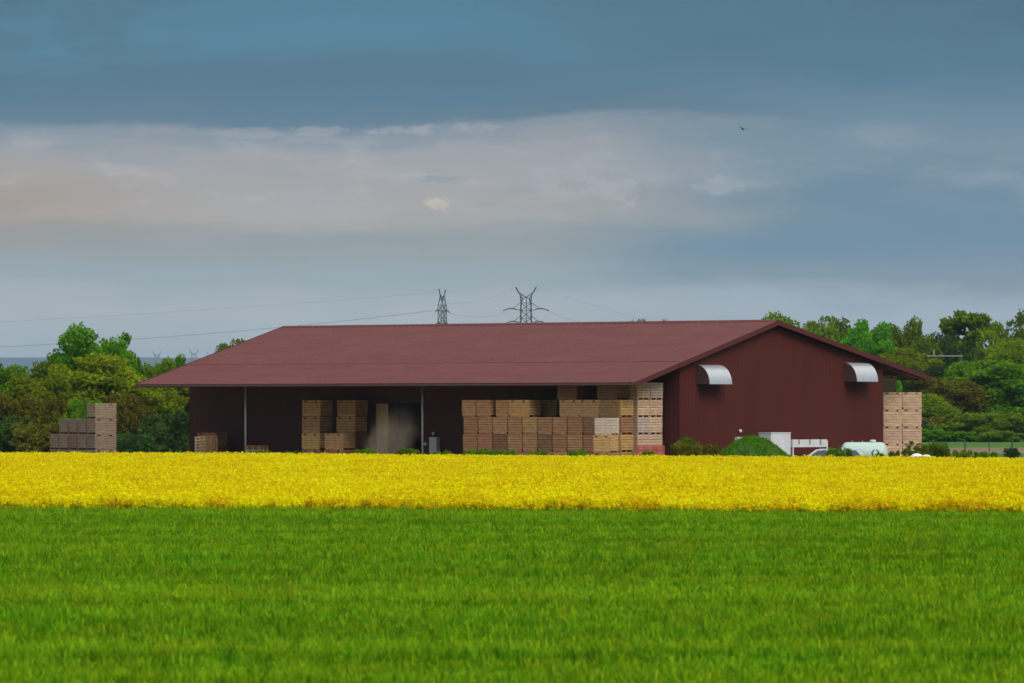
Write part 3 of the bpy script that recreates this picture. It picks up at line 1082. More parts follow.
def cards(r, pts, size, aspect=0.55, dirs=None, szvar=0.35):
    """Rhombic leaf faces at the points."""
    n = len(pts)
    a = rand_dirs(r, n) if dirs is None else dirs
    b = np.cross(a, rand_dirs(r, n))
    b /= np.linalg.norm(b, axis=1)[:, None] + 1e-9
    s = size * (1 + szvar * r.normal(size=n)).clip(.35, 2)[:, None]
    V = np.stack([pts - a * s * .5, pts + b * s * aspect * .5, pts + a * s * .5, pts - b * s * aspect * .5], axis=1)
    return V.reshape(-1, 3)

def clump_noise(p, seed, f):
    r = np.random.default_rng(seed)
    out = 0
    for k in range(6):
        d = r.normal(size=3)
        d /= np.linalg.norm(d)
        out = out + np.sin(p @ d * f * (1 + .5 * k) + r.random() * 6.28) / (1 + .4 * k)
    return out

def lobe_points(r, lobes, n, seed, gap=-.4, freq=2.0, shell=.5):
    vol = np.array([l[3] * l[4] for l in lobes])
    cnt = (vol / vol.sum() * n).astype(int)
    P = []
    for (x, y, z, rx, rz), k in zip(lobes, cnt):
        d = rand_dirs(r, k)
        rad = (shell + (1 - shell) * r.random(k) ** .6)
        rough = 1 + .13 * clump_noise(d * 2.2 + np.array([x, y, z]), seed + 3, 1.6)
        p = d * (rad * rough)[:, None] * np.array([rx, rx, rz]) + np.array([x, y, z])
        P.append(p)
    P = np.concatenate(P)
    P = P[clump_noise(P, seed, freq) > gap]
    return P[P[:, 2] > .05]

def tree_proto(name, seed, H, kind):
    """Crown and trunk meshes of one tree of height H, base at the origin."""
    r = np.random.default_rng(seed)
    lobes = []
    def shell(n, cz, rx, rz, at, size, lo=-.75):
        for k in range(n):
            t = lo + (1 - lo) * (k + .5) / n
            a = k * 2.39996 + r.normal() * .3
            q = max(0, 1 - abs(t) ** 2.7) ** (1 / 2.7)
            f = at * (1 + .16 * r.normal())
            z = cz + rz * t * f
            sz_ = size * (.75 + .5 * r.random())
            lobes.append((rx * q * f * math.cos(a), rx * q * f * math.sin(a), z, sz_ * H, sz_ * H * (.6 + .25 * r.random())))
    if kind == 'oval':        # rounded broadleaf with many lobes
        shell(44, H * .58, H * .34, H * .40, .80, .125, -.85)
        lobes.append((0, 0, H * .56, H * .24, H * .30))
    elif kind == 'open':      # upward branches with sky showing through
        shell(46, H * .56, H * .38, H * .42, .82, .085, -.8)
        shell(14, H * .50, H * .24, H * .30, .6, .10, -.6)
    elif kind == 'slim':
        shell(26, H * .60, H * .17, H * .38, .8, .065, -.9)
        lobes.append((0, 0, H * .58, H * .09, H * .3))
    else:                     # shrub: leaves down to the ground
        shell(30, H * .40, H * .62, H * .52, .75, .17, -.7)
        lobes.append((0, 0, H * .4, H * .42, H * .36))
    n = {'oval': 36000, 'open': 26000, 'slim': 11000, 'shrub': 14000}[kind]
    P = lobe_points(r, lobes, n, seed, {'oval': -.9, 'open': -.45, 'slim': -.8, 'shrub': -1.0}[kind], 11.0 / H, .35)
    size = {'oval': .031, 'open': .027, 'slim': .032, 'shrub': .052}[kind] * H
    V = cards(r, P, size, .6)
    crown = quad_mesh(name + '_crown', V, M['leaf_green'])
    mb = MB()
    th = H * (.55 if kind != 'shrub' else .35)
    bend = r.normal(size=2) * .02 * H
    mb.tube([(0, 0, -.05), (bend[0] * .4, bend[1] * .4, th * .5), (bend[0], bend[1], th)], [H * .022, H * .017, H * .011], 8)
    for l in lobes[:14]:
        z0 = min(th * .95, max(th * .3, l[2] - H * .22))
        f = z0 / th
        s0 = (bend[0] * f, bend[1] * f, z0)
        mid = (l[0] * .55 + s0[0] * .45, l[1] * .55 + s0[1] * .45, z0 * .45 + l[2] * .55 + H * .01)
        mb.tube([s0, mid, (l[0], l[1], l[2] + l[4] * .4)], [H * .008, H * .006, H * .003], 5)
    tm = bpy.data.meshes.new(name + '_trunk')
    tm.from_pydata(mb.v, [], mb.f)
    tm.materials.append(M['bark'])
    return crown, tm

M['leaf_green'] = leafy('leaves_fresh_green', [(0.076, 0.179, 0.0066), (0.117, 0.276, 0.0088), (0.172, 0.359, 0.0121)])
LEAF = {
    'fresh': M['leaf_green'],
    'mid': leafy('leaves_mid_green', [(0.090, 0.152, 0.0099), (0.138, 0.214, 0.0132), (0.207, 0.283, 0.0199)]),
    'olive': leafy('leaves_olive', [(0.117, 0.172, 0.0066), (0.179, 0.248, 0.0088), (0.241, 0.317, 0.0121)]),
    'dark': leafy('leaves_dark', [(0.033, 0.072, 0.0166), (0.052, 0.105, 0.0221), (0.080, 0.138, 0.0276)], .3),
    'brown': leafy('leaves_brown', [(0.103, 0.099, 0.0099), (0.152, 0.145, 0.0132), (0.207, 0.207, 0.0177)], .35),
    'yellowish': leafy('leaves_yellow_green', [(0.166, 0.214, 0.0077), (0.248, 0.304, 0.0110), (0.304, 0.373, 0.0155)]),
    'grass': leafy('leaves_grass', [(.055, .17, 0.0056), (.085, .24, 0.0072), (.12, .29, 0.0096)], .3, 1.5),
    'weed': leafy('leaves_weed', [(.07, .17, 0.0072), (.10, .23, 0.0096), (.14, .28, 0.0136)], .3, 1.5),
}
TP = {
    'oval': [tree_proto('oval_tree', 21, 10, 'oval'), tree_proto('oval_tree', 22, 10, 'oval'), tree_proto('oval_tree', 28, 10, 'oval')],
    'open': [tree_proto('open_tree', 23, 10, 'open'), tree_proto('open_tree', 29, 10, 'open')],
    'slim': [tree_proto('slim_tree', 24, 10, 'slim')],
    'shrub': [tree_proto('shrub', 25, 4, 'shrub'), tree_proto('shrub', 26, 4, 'shrub'), tree_proto('shrub', 27, 4, 'shrub')],
}
rt = random.Random(8)
def plant(kind, px, ytop, Y, wpx, leaf, label, cat='tree', group=None, name=None, variant=None, z0=0.0):
    """A tree or bush: picture column of its stem, row of its top, distance and width in columns."""
    v = TP[kind][rt.randrange(len(TP[kind])) if variant is None else variant]
    H0 = 4.0 if kind == 'shrub' else 10.0
    top = ZP(ytop, Y) - z0
    zmax = max(vv.co.z for vv in v[0].vertices)
    xs = [vv.co.x for vv in v[0].vertices]
    w0 = max(xs) - min(xs)
    sz = top / zmax
    sx = (wpx * (1.42 if kind != 'shrub' else 1.08) / F * Y) / w0
    root = empty(name or ('bush' if kind == 'shrub' else 'tree'), (XP(px, Y), Y, z0), rt.random() * 6.28 if wpx else 0)
    root.scale = (sx, sx, sz)
    crown = link('foliage' if kind == 'shrub' else 'crown', v[0], root)
    crown.material_slots[0].link = 'OBJECT'
    crown.material_slots[0].material = LEAF[leaf]
    link('stem' if kind == 'shrub' else 'trunk', v[1], root)
    return tag(root, label, cat, group)

GL, GR = 'trees beside the lone crate stack', 'trees beyond the gable'
plant('oval', 90, 321.5, 480, 66, 'fresh', 'tallest fresh green tree above the lone crate stack', group=GL, variant=1)
plant('open', 120, 331, 482, 36, 'fresh', 'airy fresh green tree with sky gaps next to the tallest one', group=GL, variant=1)
plant('oval', 62, 352, 490, 50, 'mid', 'mid green tree at the shoulder of the tallest one', group=GL)
plant('oval', 3, 362, 470, 60, 'fresh', 'rounded green tree cut off by the photo edge under the blue hill', group=GL)
plant('oval', 98, 352, 470, 84, 'yellowish', 'wide yellow green tree right behind the lone crate stack', group=GL)
plant('oval', 40, 370, 462, 60, 'olive', 'olive tree below the gap where the blue hill shows', group=GL)
plant('shrub', 18, 388, 452, 70, 'brown', 'brownish bush under the rounded edge tree', 'bush', GL)
plant('oval', 150, 356, 500, 40, 'mid', 'small dark topped tree near the roof tip', group=GL)
plant('oval', 166, 352, 520, 30, 'fresh', 'small fresh tree just above the roof tip', group=GL)
plant('oval', 140, 372, 468, 66, 'olive', 'olive yellow tree between lone stack and barn', group=GL)
plant('oval', 176, 372, 475, 60, 'olive', 'olive tree half behind the barn corner', group=GL)
plant('shrub', 62, 392, 440, 50, 'brown', 'reddish brown bush touching the lone stack', 'bush', GL)
plant('shrub', 82, 396, 436, 46, 'fresh', 'vivid green bush right above the lone stack steps', 'bush', GL)
plant('shrub', 128, 392, 445, 60, 'brown', 'brown green bush beside the lone stack top crate', 'bush', GL)
plant('shrub', 168, 408, 428, 60, 'dark', 'dark blue green bush against the barn corner', 'bush', GL)
plant('shrub', 136, 432, 420, 44, 'dark', 'low dark bush between lone stack and dark corner bush', 'bush', GL)
plant('shrub', 8, 415, 440, 70, 'dark', 'low dark bush at the foot of the edge tree', 'bush', GL)
plant('shrub', 40, 420, 438, 54, 'brown', 'low brown bush in front of the olive tree', 'bush', GL)
plant('oval', 236, 337, 560, 44, 'mid', 'dark green tree top peeping over the sloping roof edge', group='trees behind the barn')
plant('oval', 640, 316.5, 800, 26, 'mid', 'small tree top peeping over the ridge, the larger of two', group='trees behind the barn')
plant('oval', 661, 318.5, 800, 20, 'mid', 'tiny tree top peeping over the ridge nearer the gable peak', group='trees behind the barn')

plant('oval', 800, 310, 760, 70, 'mid', 'broad green tree rising behind the gable peak', group=GR, variant=1)
plant('oval', 826, 314, 770, 52, 'mid', 'rounded tree behind the roof slope beside the broad one', group=GR, variant=2)
plant('oval', 868, 318, 740, 52, 'fresh', 'fresh green tree above the far hood', group=GR, variant=0)
plant('oval', 892, 315, 750, 46, 'mid', 'grey green domed tree next to the fresh one above the far hood', group=GR, variant=1)
plant('oval', 918, 330, 760, 44, 'mid', 'lower tree in the dip of the skyline past the roof tip', group=GR)
plant('oval', 944, 328, 770, 44, 'dark', 'dark tree in the skyline above the pale railing', group=GR)
plant('slim', 975, 309, 740, 46, 'mid', 'slim tall tree standing clear above the skyline', group=GR)
plant('oval', 962, 332, 735, 44, 'dark', 'dark tree at the foot of the slim tall one', group=GR)
plant('open', 1000, 320, 720, 44, 'olive', 'olive open tree next to the slim tall one', group=GR)
plant('open', 1022, 308, 750, 50, 'mid', 'tall thin crowned tree at the photo edge', group=GR)
plant('oval', 905, 348, 700, 70, 'olive', 'yellowish olive tree above the roof tip', group=GR, variant=0)
plant('oval', 943, 359.5, 690, 60, 'mid', 'mid green tree below the pale railing', group=GR)
plant('oval', 912, 362, 670, 50, 'dark', 'very dark tree right behind the roof tip', group=GR)
plant('oval', 1014, 340, 700, 70, 'olive', 'olive tree near the photo edge above the bright one', group=GR)
plant('oval', 1022, 366, 690, 44, 'dark', 'dark tree at the photo edge behind the bright one', group=GR)
plant('oval', 990, 358, 665, 92, 'fresh', 'large bright green tree in front of the wood', group=GR, variant=2)
plant('oval', 946, 372, 660, 66, 'brown', 'brown olive tree before the wood, beside the bright one', group=GR, variant=1)
plant('oval', 926, 392, 650, 50, 'olive', 'small olive tree next to the outer crates', group=GR)
plant('shrub', 940, 414, 645, 70, 'brown', 'brown green thicket at the foot of the brown tree', 'bush', GR)
plant('shrub', 982, 410, 640, 80, 'mid', 'leafy thicket at the foot of the bright tree', 'bush', GR)
plant('shrub', 1018, 414, 640, 60, 'mid', 'leafy thicket at the photo edge by the meadow', 'bush', GR)
plant('shrub', 908, 418, 640, 50, 'dark', 'dark thicket behind the outer crates', 'bush', GR)
for i, (px, yt, lf) in enumerate(((925, 428, 'fresh'), (955, 430, 'fresh'), (1000, 430, 'mid'))):
    plant('shrub', px, yt, 630, 44, lf, ('low green bush at the meadow edge near the crates', 'low green bush at the meadow edge under the brown tree', 'low bush at the meadow edge under the bright tree')[i], 'bush', GR)
plant('oval', 889, 366, 420, 20, 'fresh', 'bright leaves seen through the gap under the far roof overhang', group=GR)

# bushes and weeds in the yard
YB = 'bushes along the yard'
plant('shrub', 694, 440, 351.0, 36, 'brown', 'bare brownish bush by the gable corner', 'bush', YB)
plant('shrub', 686, 435.5, 352.0, 26, 'weed', 'small green bush rising behind the brownish one by the gable corner', 'bush', YB)
plant('shrub', 710, 443, 351.2, 26, 'brown', 'second brownish bush leaning on the mound', 'bush', YB)
plant('shrub', 836, 446, 340, 26, 'weed', 'green bush standing in front of the parked car', 'bush', YB)
plant('shrub', 849, 447.5, 339, 9, 'weed', 'thin green bush between car windows and tank', 'bush', YB)
plant('shrub', 937, 440, 343, 30, 'mid', 'round green bush standing beyond the white sacks', 'bush', YB)
plant('open', 914, 440, 338, 22, 'mid', 'spindly sapling in front of the outer crates', 'sapling', YB, name='sapling')
plant('shrub', 893, 449, 338, 13, 'mid', 'tiny bush at the foot of the crates past the gable', 'bush', YB)
plant('shrub', 962, 449, 345, 24, 'mid', 'flat dark bush near the fence post', 'bush', YB)
plant('shrub', 1012, 447, 420, 16, 'dark', 'small dark bush by the last fence post', 'bush', YB)
GW = 'weeds along the flower field'
for (px, yt, w_, lab) in ((365, 448.5, 18, 'weed clump before the crates nearest the doorway'), (408, 447.5, 26, 'weed clump in front of the dusty doorway'),
                          (476, 448.5, 24, 'weed clump before the end of the long porch stack'), (490, 450, 20, 'weed clump under the third column of the porch stack'),
                          (508, 449.5, 12, 'tall dark weed before the long porch stack'), (578, 450, 16, 'weed clump before the eighth porch column'),
                          (648, 450.5, 16, 'weed clump before the red boxes'), (262, 450.5, 20, 'weed clump before the flat pallet pile'), (290, 451, 22, 'weed clump between pallets and the first crate stack'),
                          (440, 450.5, 18, 'weed clump below the switch cabinet'), (540, 451.5, 20, 'low weed clump before the sixth porch column'), (880, 453, 14, 'weed clump below the tank end'), (985, 452, 26, 'weed clump near the meadow track')):
    Yw = RAPE_FAR(XP(px, 340)) + 3.5
    plant('shrub', px, yt - 1.2, Yw, w_ * 1.25, 'weed', lab, 'weed', GW, name='weed')

# grassy mound
md = tag(empty('earth_mound', (XP(752.5, 353), 353, 0.0)), 'rounded earth mound overgrown with bright grass below the gable', 'mound')
def mound_h(x, y):
    return 2.0 * np.exp(-((x / 2.35) ** 2 + (y / 2.2) ** 2) ** 1.15) - 0.06
g_ = np.linspace(-4.4, 4.4, 40)
vs = [(x, y, float(mound_h(x, y)) + .05 * math.sin(3 * x + 2 * y)) for y in g_ for x in g_]
c = MB(); c.add(vs, [(j * 40 + i, j * 40 + i + 1, (j + 1) * 40 + i + 1, (j + 1) * 40 + i) for j in range(39) for i in range(39)])
c.build('soil', surf('mossy_soil', (0.045, 0.075, 0.016), 0.95, 0.25, 1.2), md, True)
r = np.random.default_rng(77)
pp = r.uniform(-4.2, 4.2, size=(20000, 2))
hh = mound_h(pp[:, 0], pp[:, 1])
pp, hh = pp[hh > .02], hh[hh > .02]
d = rand_dirs(r, len(pp)); d[:, 2] = np.abs(d[:, 2]) + .9
d /= np.linalg.norm(d, axis=1)[:, None]
link('grass_cover', quad_mesh('grass_cover', cards(r, np.column_stack([pp, hh + .04]), .24, .25, d), LEAF['grass']), md)

# ------------------------------------------------------------------ fence, railing, pylons, wires, bird
fe = tag(empty('wire_fence', (XP(965, 440), 440, 0)), 'thin post and wire fence along the meadow track', 'fence')
xs = [XP(p, 440) - XP(965, 440) for p in (918, 941, 965, 989, 1012, 1036)]
for i, x_ in enumerate(xs):
    c = MB(); c.tube([(x_, 0, 0), (x_ + .02, 0, 1.38 if i % 2 == 0 else 1.2)], .055 if i % 2 == 0 else .035, 8); c.build('post', M['bark'], fe)
for z_ in (.45, .8, 1.1):
    c = MB(); c.tube([(xs[0], .06, z_), (xs[-1], .06, z_)], .007, 5); c.build('wire', M['steel'], fe)

ra = tag(empty('pale_railing', (XP(945, 705), 705, 0)), 'pale rail with short mast showing between the dark trees', 'railing')
zr_ = ZP(356, 705)
x0_, x1_ = XP(927, 705) - XP(945, 705), XP(963, 705) - XP(945, 705)
c = MB(); c.box(x0_, x1_, -.1, .1, zr_ - .05, zr_ + .08); c.build('rail', M['steel'], ra)
for x_ in (x0_ + .15, x1_ - .15):
    c = MB(); c.box(x_ - .1, x_ + .1, -.09, .09, 0, zr_ - .102); c.build('post', M['bark'], ra)
xm = XP(934, 705) - XP(945, 705)
c = MB(); c.box(xm - .09, xm + .09, -.08, .08, zr_ + .082, ZP(349.5, 705)); c.build('mast', M['steel'], ra)

def lattice(mb, corners, w, panels, wd=None):
    """Four-legged lattice between rings of corners (list of (half width x, half width y, z))."""
    wd = wd or w * .6
    for (ax, ay, az), (bx, by, bz) in zip(corners[:-1], corners[1:]):
        for sx, sy in ((-1, -1), (1, -1), (1, 1), (-1, 1)):
            mb.bar((sx * ax, sy * ay, az), (sx * bx, sy * by, bz), w)
        for p in range(panels):
            f0, f1 = p / panels, (p + 1) / panels
            q0 = [a + (b - a) * f0 for a, b in zip((ax, ay, az), (bx, by, bz))]
            q1 = [a + (b - a) * f1 for a, b in zip((ax, ay, az), (bx, by, bz))]
            for s in (-1, 1):
                mb.bar((-q0[0], s * q0[1], q0[2]), (q1[0], s * q1[1], q1[2]), wd)
                mb.bar((q0[0], s * q0[1], q0[2]), (-q1[0], s * q1[1], q1[2]), wd)
                mb.bar((s * q0[0], -q0[1], q0[2]), (s * q1[0], q1[1], q1[2]), wd)
                mb.bar((s * q0[0], q0[1], q0[2]), (s * q1[0], -q1[1], q1[2]), wd)
            mb.bar((-q1[0], -q1[1], q1[2]), (q1[0], -q1[1], q1[2]), wd)
            mb.bar((-q1[0], q1[1], q1[2]), (q1[0], q1[1], q1[2]), wd)

def pylon(px, Y, rz, label, scale=1.0, mat='pylon', slim=1.0):
    root = tag(empty('power_pylon', (XP(px, Y), Y, 0), rz), label, 'pylon', 'power pylons behind the barn')
    root.scale = (scale, scale * slim, scale)
    P = M[mat]
    c = MB(); lattice(c, [(3.6, 3.6, 0), (2.0, 2.0, 24), (1.7, 1.7, 39.8)], .26, 6, .12)
    c.bar((0, -1.7, 24), (0, -1.7, 41.6), .26)
    c.build('tower_body', P, root)
    for s in (-1, 1):
        h = MB()
        tip = (s * 3.5, 0, 45.2)
        mid = (s * 2.5, 0, 43.4)
        for y in (-1.0, 1.0):
            h.bar((s * 1.7, y * 1.6, 39.8), (s * 1.2, y, 41.2), .22)
            h.bar((0, y, 41.7), mid, .26)
            h.bar((s * 1.2, y, 41.2), mid, .22)
            h.bar((s * 1.2, y, 41.2), (0, y, 41.7), .18)
            h.bar((s * 1.7, y * 1.6, 39.8), (s * 2.0, y * .5, 42.4), .14)
        h.bar(mid, tip, .46)
        h.build('horn', P, root)
        for (z_, ln, up) in ((37.6, 7.9, .7), (33.2, 7.0, 2.6)):
            a = MB()
            for y in (-1.2, 1.2):
                a.bar((s * 1.7, y, z_ + (-.4 if up < 1 else 0)), (s * ln * .6, y * .4, z_ + .25), .20)
                a.bar((s * 1.7, y, z_ + 2.4), (s * ln * .6, y * .4, z_ + .3), .12)
            a.bar((s * ln * .42, 0, z_ + .05), (s * ln * .62, 0, z_ + .32), .40)
            a.bar((s * ln * .62, 0, z_ + .32), (s * ln * .78, 0, z_ + .18), .40)
            a.bar((s * ln * .78, 0, z_ + .18), (s * ln, 0, z_ - .45), .32)
            a.build('cross_arm', P, root)
    return root
pylon(526, 1950, R(4), 'horned lattice pylon seen face on above the ridge')
pylon(442.3, 1950, R(72), 'narrow lattice pylon seen edge on above the ridge', 0.985, slim=.55)
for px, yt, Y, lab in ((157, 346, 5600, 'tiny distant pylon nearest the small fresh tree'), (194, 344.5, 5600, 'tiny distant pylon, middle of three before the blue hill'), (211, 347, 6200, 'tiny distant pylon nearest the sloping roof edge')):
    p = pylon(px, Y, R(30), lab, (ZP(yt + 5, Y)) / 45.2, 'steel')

def wire(pts, label, rad=.075):
    a, m, b = [Vector(p) for p in pts]
    c = MB()
    P = []
    for i in range(25):
        t = i / 24
        P.append(tuple(a * (1 - t) * (1 - 2 * t) + m * 4 * t * (1 - t) + b * t * (2 * t - 1)))
    c.tube(P, rad, 5)
    o = c.build('power_line', M['cable'])
    tag(o, label, 'power line', 'power lines')
YW = 1950
wire((at(433, 310.5, YW), at(216, 333, YW), at(-20, 348, YW)), 'power line sagging from the edge-on pylon arm down past the fresh tree', .055)
wire((at(438, 292, YW), at(216, 309, YW), at(-20, 323, YW)), 'faint upper power line leaving the top of the edge-on pylon', .022)
wire((at(450, 313, YW - 5), at(478, 317, YW - 8), at(505.5, 311.5, YW - 5)), 'short power line slung between the two near pylons', .03)
wire((at(516, 289.5, YW), at(480, 300, YW), at(446, 304, YW)), 'faint power line from the horned pylon towards the edge-on one', .022)
wire((at(547, 311, YW), at(580, 322, YW), at(640, 336, YW)), 'power line leaving the horned pylon cross arm and vanishing behind the ridge', .03)
wire((at(537, 289.5, YW), at(590, 304, YW), at(660, 326, YW)), 'faint power line from the horn tip down to the ridge', .02)

bd = tag(empty('bird', (XP(743, 380), 380, ZP(129, 380)), R(20)), 'small dark bird gliding high in the dark cloud', 'bird')
bd.rotation_euler = (0, R(14), R(20))
c = MB()
c.lathe([(.005, -.20), (.03, -.16), (.055, -.05), (.05, .06), (.03, .12), (.035, .15), (.005, .20)], 10, 'Y')
n = 6
for s in (-1, 1):
    vs = []
    for i in range(n + 1):
        t = i / n
        x_ = s * (.03 + .34 * t)
        z_ = .10 * math.sin(t * 2.2)
        ch = .085 * (1 - t) ** .6 + .012
        off = -.05 * t * t
        vs += [(x_, off + ch, z_), (x_, off - ch, z_), (x_, off, z_ + .014)]
    c.add(vs, [f for i in range(n) for f in ((3 * i, 3 * i + 3, 3 * i + 5, 3 * i + 2), (3 * i + 2, 3 * i + 5, 3 * i + 4, 3 * i + 1), (3 * i + 1, 3 * i + 4, 3 * i + 3, 3 * i))])
c.add([(-.03, -.17, 0), (.03, -.17, 0), (.06, -.30, .005), (-.06, -.30, .005), (0, -.2, .015)], [(0, 1, 2, 3), (0, 1, 4), (1, 2, 4), (2, 3, 4), (3, 0, 4)])
c.build('body', M['bird'], bd)

# ------------------------------------------------------------------ crops
def scatter(name, pts, scl, protos, label, cat, seed):
    """One field of plants: tufts of the protos placed on the points by geometry nodes."""
    me = bpy.data.meshes.new(name)
    me.vertices.add(len(pts))
    me.vertices.foreach_set('co', np.asarray(pts, dtype=np.float32).ravel())
    at_ = me.attributes.new('tall', 'FLOAT', 'POINT')
    at_.data.foreach_set('value', np.asarray(scl, dtype=np.float32))
    o = link(name, me)
    coll = bpy.data.collections.new(name + '_tufts')
    for p in protos:
        q = bpy.data.objects.new(p.name, p)
        coll.objects.link(q)
    ng = bpy.data.node_groups.new(name, 'GeometryNodeTree')
    ng.interface.new_socket('Geometry', in_out='INPUT', socket_type='NodeSocketGeometry')
    ng.interface.new_socket('Geometry', in_out='OUTPUT', socket_type='NodeSocketGeometry')
    gi = ng.nodes.new('NodeGroupInput')
    go = ng.nodes.new('NodeGroupOutput')
    ip = ng.nodes.new('GeometryNodeInstanceOnPoints')
    ci = ng.nodes.new('GeometryNodeCollectionInfo')
    ci.inputs['Collection'].default_value = coll
    ci.inputs['Separate Children'].default_value = True
    ci.inputs['Reset Children'].default_value = True
    ip.inputs['Pick Instance'].default_value = True
    rv = ng.nodes.new('FunctionNodeRandomValue')
    rv.data_type = 'FLOAT_VECTOR'
    rv.inputs['Min'].default_value = (-.02, -.02, 0)
    rv.inputs['Max'].default_value = (.02, .02, 6.283)
    rv.inputs['Seed'].default_value = seed
    na = ng.nodes.new('GeometryNodeInputNamedAttribute')
    na.data_type = 'FLOAT'
    na.inputs['Name'].default_value = 'tall'
    cx = ng.nodes.new('ShaderNodeCombineXYZ')
    cx.inputs[0].default_value = 1
    cx.inputs[1].default_value = 1
    ng.links.new(na.outputs[0], cx.inputs[2])
    ng.links.new(gi.outputs[0], ip.inputs['Points'])
    ng.links.new(ci.outputs[0], ip.inputs['Instance'])
    ng.links.new(rv.outputs[0], ip.inputs['Rotation'])
    ng.links.new(cx.outputs[0], ip.inputs['Scale'])
    ng.links.new(ip.outputs[0], go.inputs[0])
    md_ = o.modifiers.new('scatter', 'NODES')
    md_.node_group = ng
    return tag(o, label, cat, kind='stuff')

def grid_points(r, ylo, yhi, step, margin, lo_fn=None, hi_fn=None):
    out = []
    y = ylo
    while y < yhi:
        hw = .09 * y + margin
        x = np.arange(-hw, hw, step)
        p = np.column_stack([x + r.uniform(-.3, .3, len(x)) * step, np.full(len(x), y) + r.uniform(-.3, .3, len(x)) * step])
        if lo_fn is not None:
            p = p[(p[:, 1] > lo_fn(p[:, 0])) & (p[:, 1] < hi_fn(p[:, 0]))]
        out.append(p)
        y += step
    return np.concatenate(out)

# wheat: upright blades, tips bending over
M['wheat'] = leafy('wheat_blades', [(.062, .195, .004), (.130, .315, .007), (.235, .41, .010)], .42, .5, .12, (.06, .85, 1), 'position', 3.2, .42, .58)
M['wheat2'] = leafy('wheat_blades_light', [(.12, .28, .006), (.215, .40, .009), (.33, .50, .014)], .42, .5, .12, (.06, .85, 1), 'position', 3.2, .42, .58)
def wheat_tuft(seed, n=430, half=.62):
    r = np.random.default_rng(seed)
    nc = 46
    ci_ = r.integers(0, nc, n)
    ctr = r.uniform(-half, half, (nc, 2)); ch_ = .055 * r.normal(size=nc)
    x = ctr[ci_, 0] + .055 * r.normal(size=n); y = ctr[ci_, 1] + .055 * r.normal(size=n)
    hgt = .66 + ch_[ci_] + .03 * r.normal(size=n)
    L_ = r.uniform(.20, .40, n)
    az = r.uniform(0, 6.283, n)
    lean = r.uniform(.02, .15, n)
    dirx, diry = np.cos(az), np.sin(az)
    w = r.uniform(.007, .013, n)
    px, py = -diry * w, dirx * w
    fold = r.uniform(-.02, .10, n) * (r.random(n) < .4)
    rows = []
    for t, ww, hz_ in ((0, .8, 0), (.45, 1, .50), (.8, .75, .86), (1, .06, 1)):
        cx = x + dirx * lean * t ** 2
        cy = y + diry * lean * t ** 2
        cz = hgt - L_ + L_ * hz_ - (fold if t == 1 else 0)
        rows.append((np.column_stack([cx - px * ww, cy - py * ww, cz]), np.column_stack([cx + px * ww, cy + py * ww, cz])))
    V = []
    for (a0, a1), (b0, b1) in zip(rows[:-1], rows[1:]):
        V.append(np.stack([a0, a1, b1, b0], axis=1))
    V = np.stack(V, axis=1).reshape(-1, 3)
    mi = np.repeat((r.random(n) < np.where(ch_[ci_] > 0, .6, .15)).astype(int), 3)
    # lower leaves and stalks filling the depth of the stand
    m_ = 120
    q = np.column_stack([r.uniform(-half, half, m_), r.uniform(-half, half, m_), r.uniform(.05, .42, m_)])
    d = rand_dirs(r, m_); d[:, 2] = np.abs(d[:, 2]) + .8; d /= np.linalg.norm(d, axis=1)[:, None]
    V = np.concatenate([V, cards(r, q, .34, .10, d)])
    mi = np.concatenate([mi, np.zeros(m_, int)])
    return quad_mesh('wheat_tuft', V, [M['wheat'], M['wheat2']], mi)

r = np.random.default_rng(31)
pw = grid_points(r, 46, 185, .98, 30, lambda x: np.full(len(x), 46.0), lambda x: RAPE_NEAR(x) - 1.6)
u1 = np.sin(pw[:, 1] * .24 + .022 * pw[:, 0] + 1.1) * .5 + np.sin(pw[:, 1] * .53 + .05 * pw[:, 0] + .4 + np.sin(pw[:, 0] * .11)) * .35
u1 += .45 * np.sin(pw[:, 1] * 1.05 + .06 * pw[:, 0] + 1.3 * np.sin(pw[:, 0] * .09 + pw[:, 1] * .13))
tall = 1.0 + .075 * u1 + .018 * r.normal(size=len(pw))
for yt in (118.0, 146.0):                                 # two sprayer tramlines across the field
    for dy in (0, 1.9):
        dd = np.abs(pw[:, 1] - (yt + dy + .03 * pw[:, 0]))
        tall *= 1 - .5 * np.exp(-(dd / .8) ** 2)
scatter('wheat_crop', np.column_stack([pw, np.zeros(len(pw))]), tall, [wheat_tuft(s) for s in (1, 2, 3, 4, 5)], 'tall young green wheat covering the field up to the yellow flowers', 'wheat', 5)

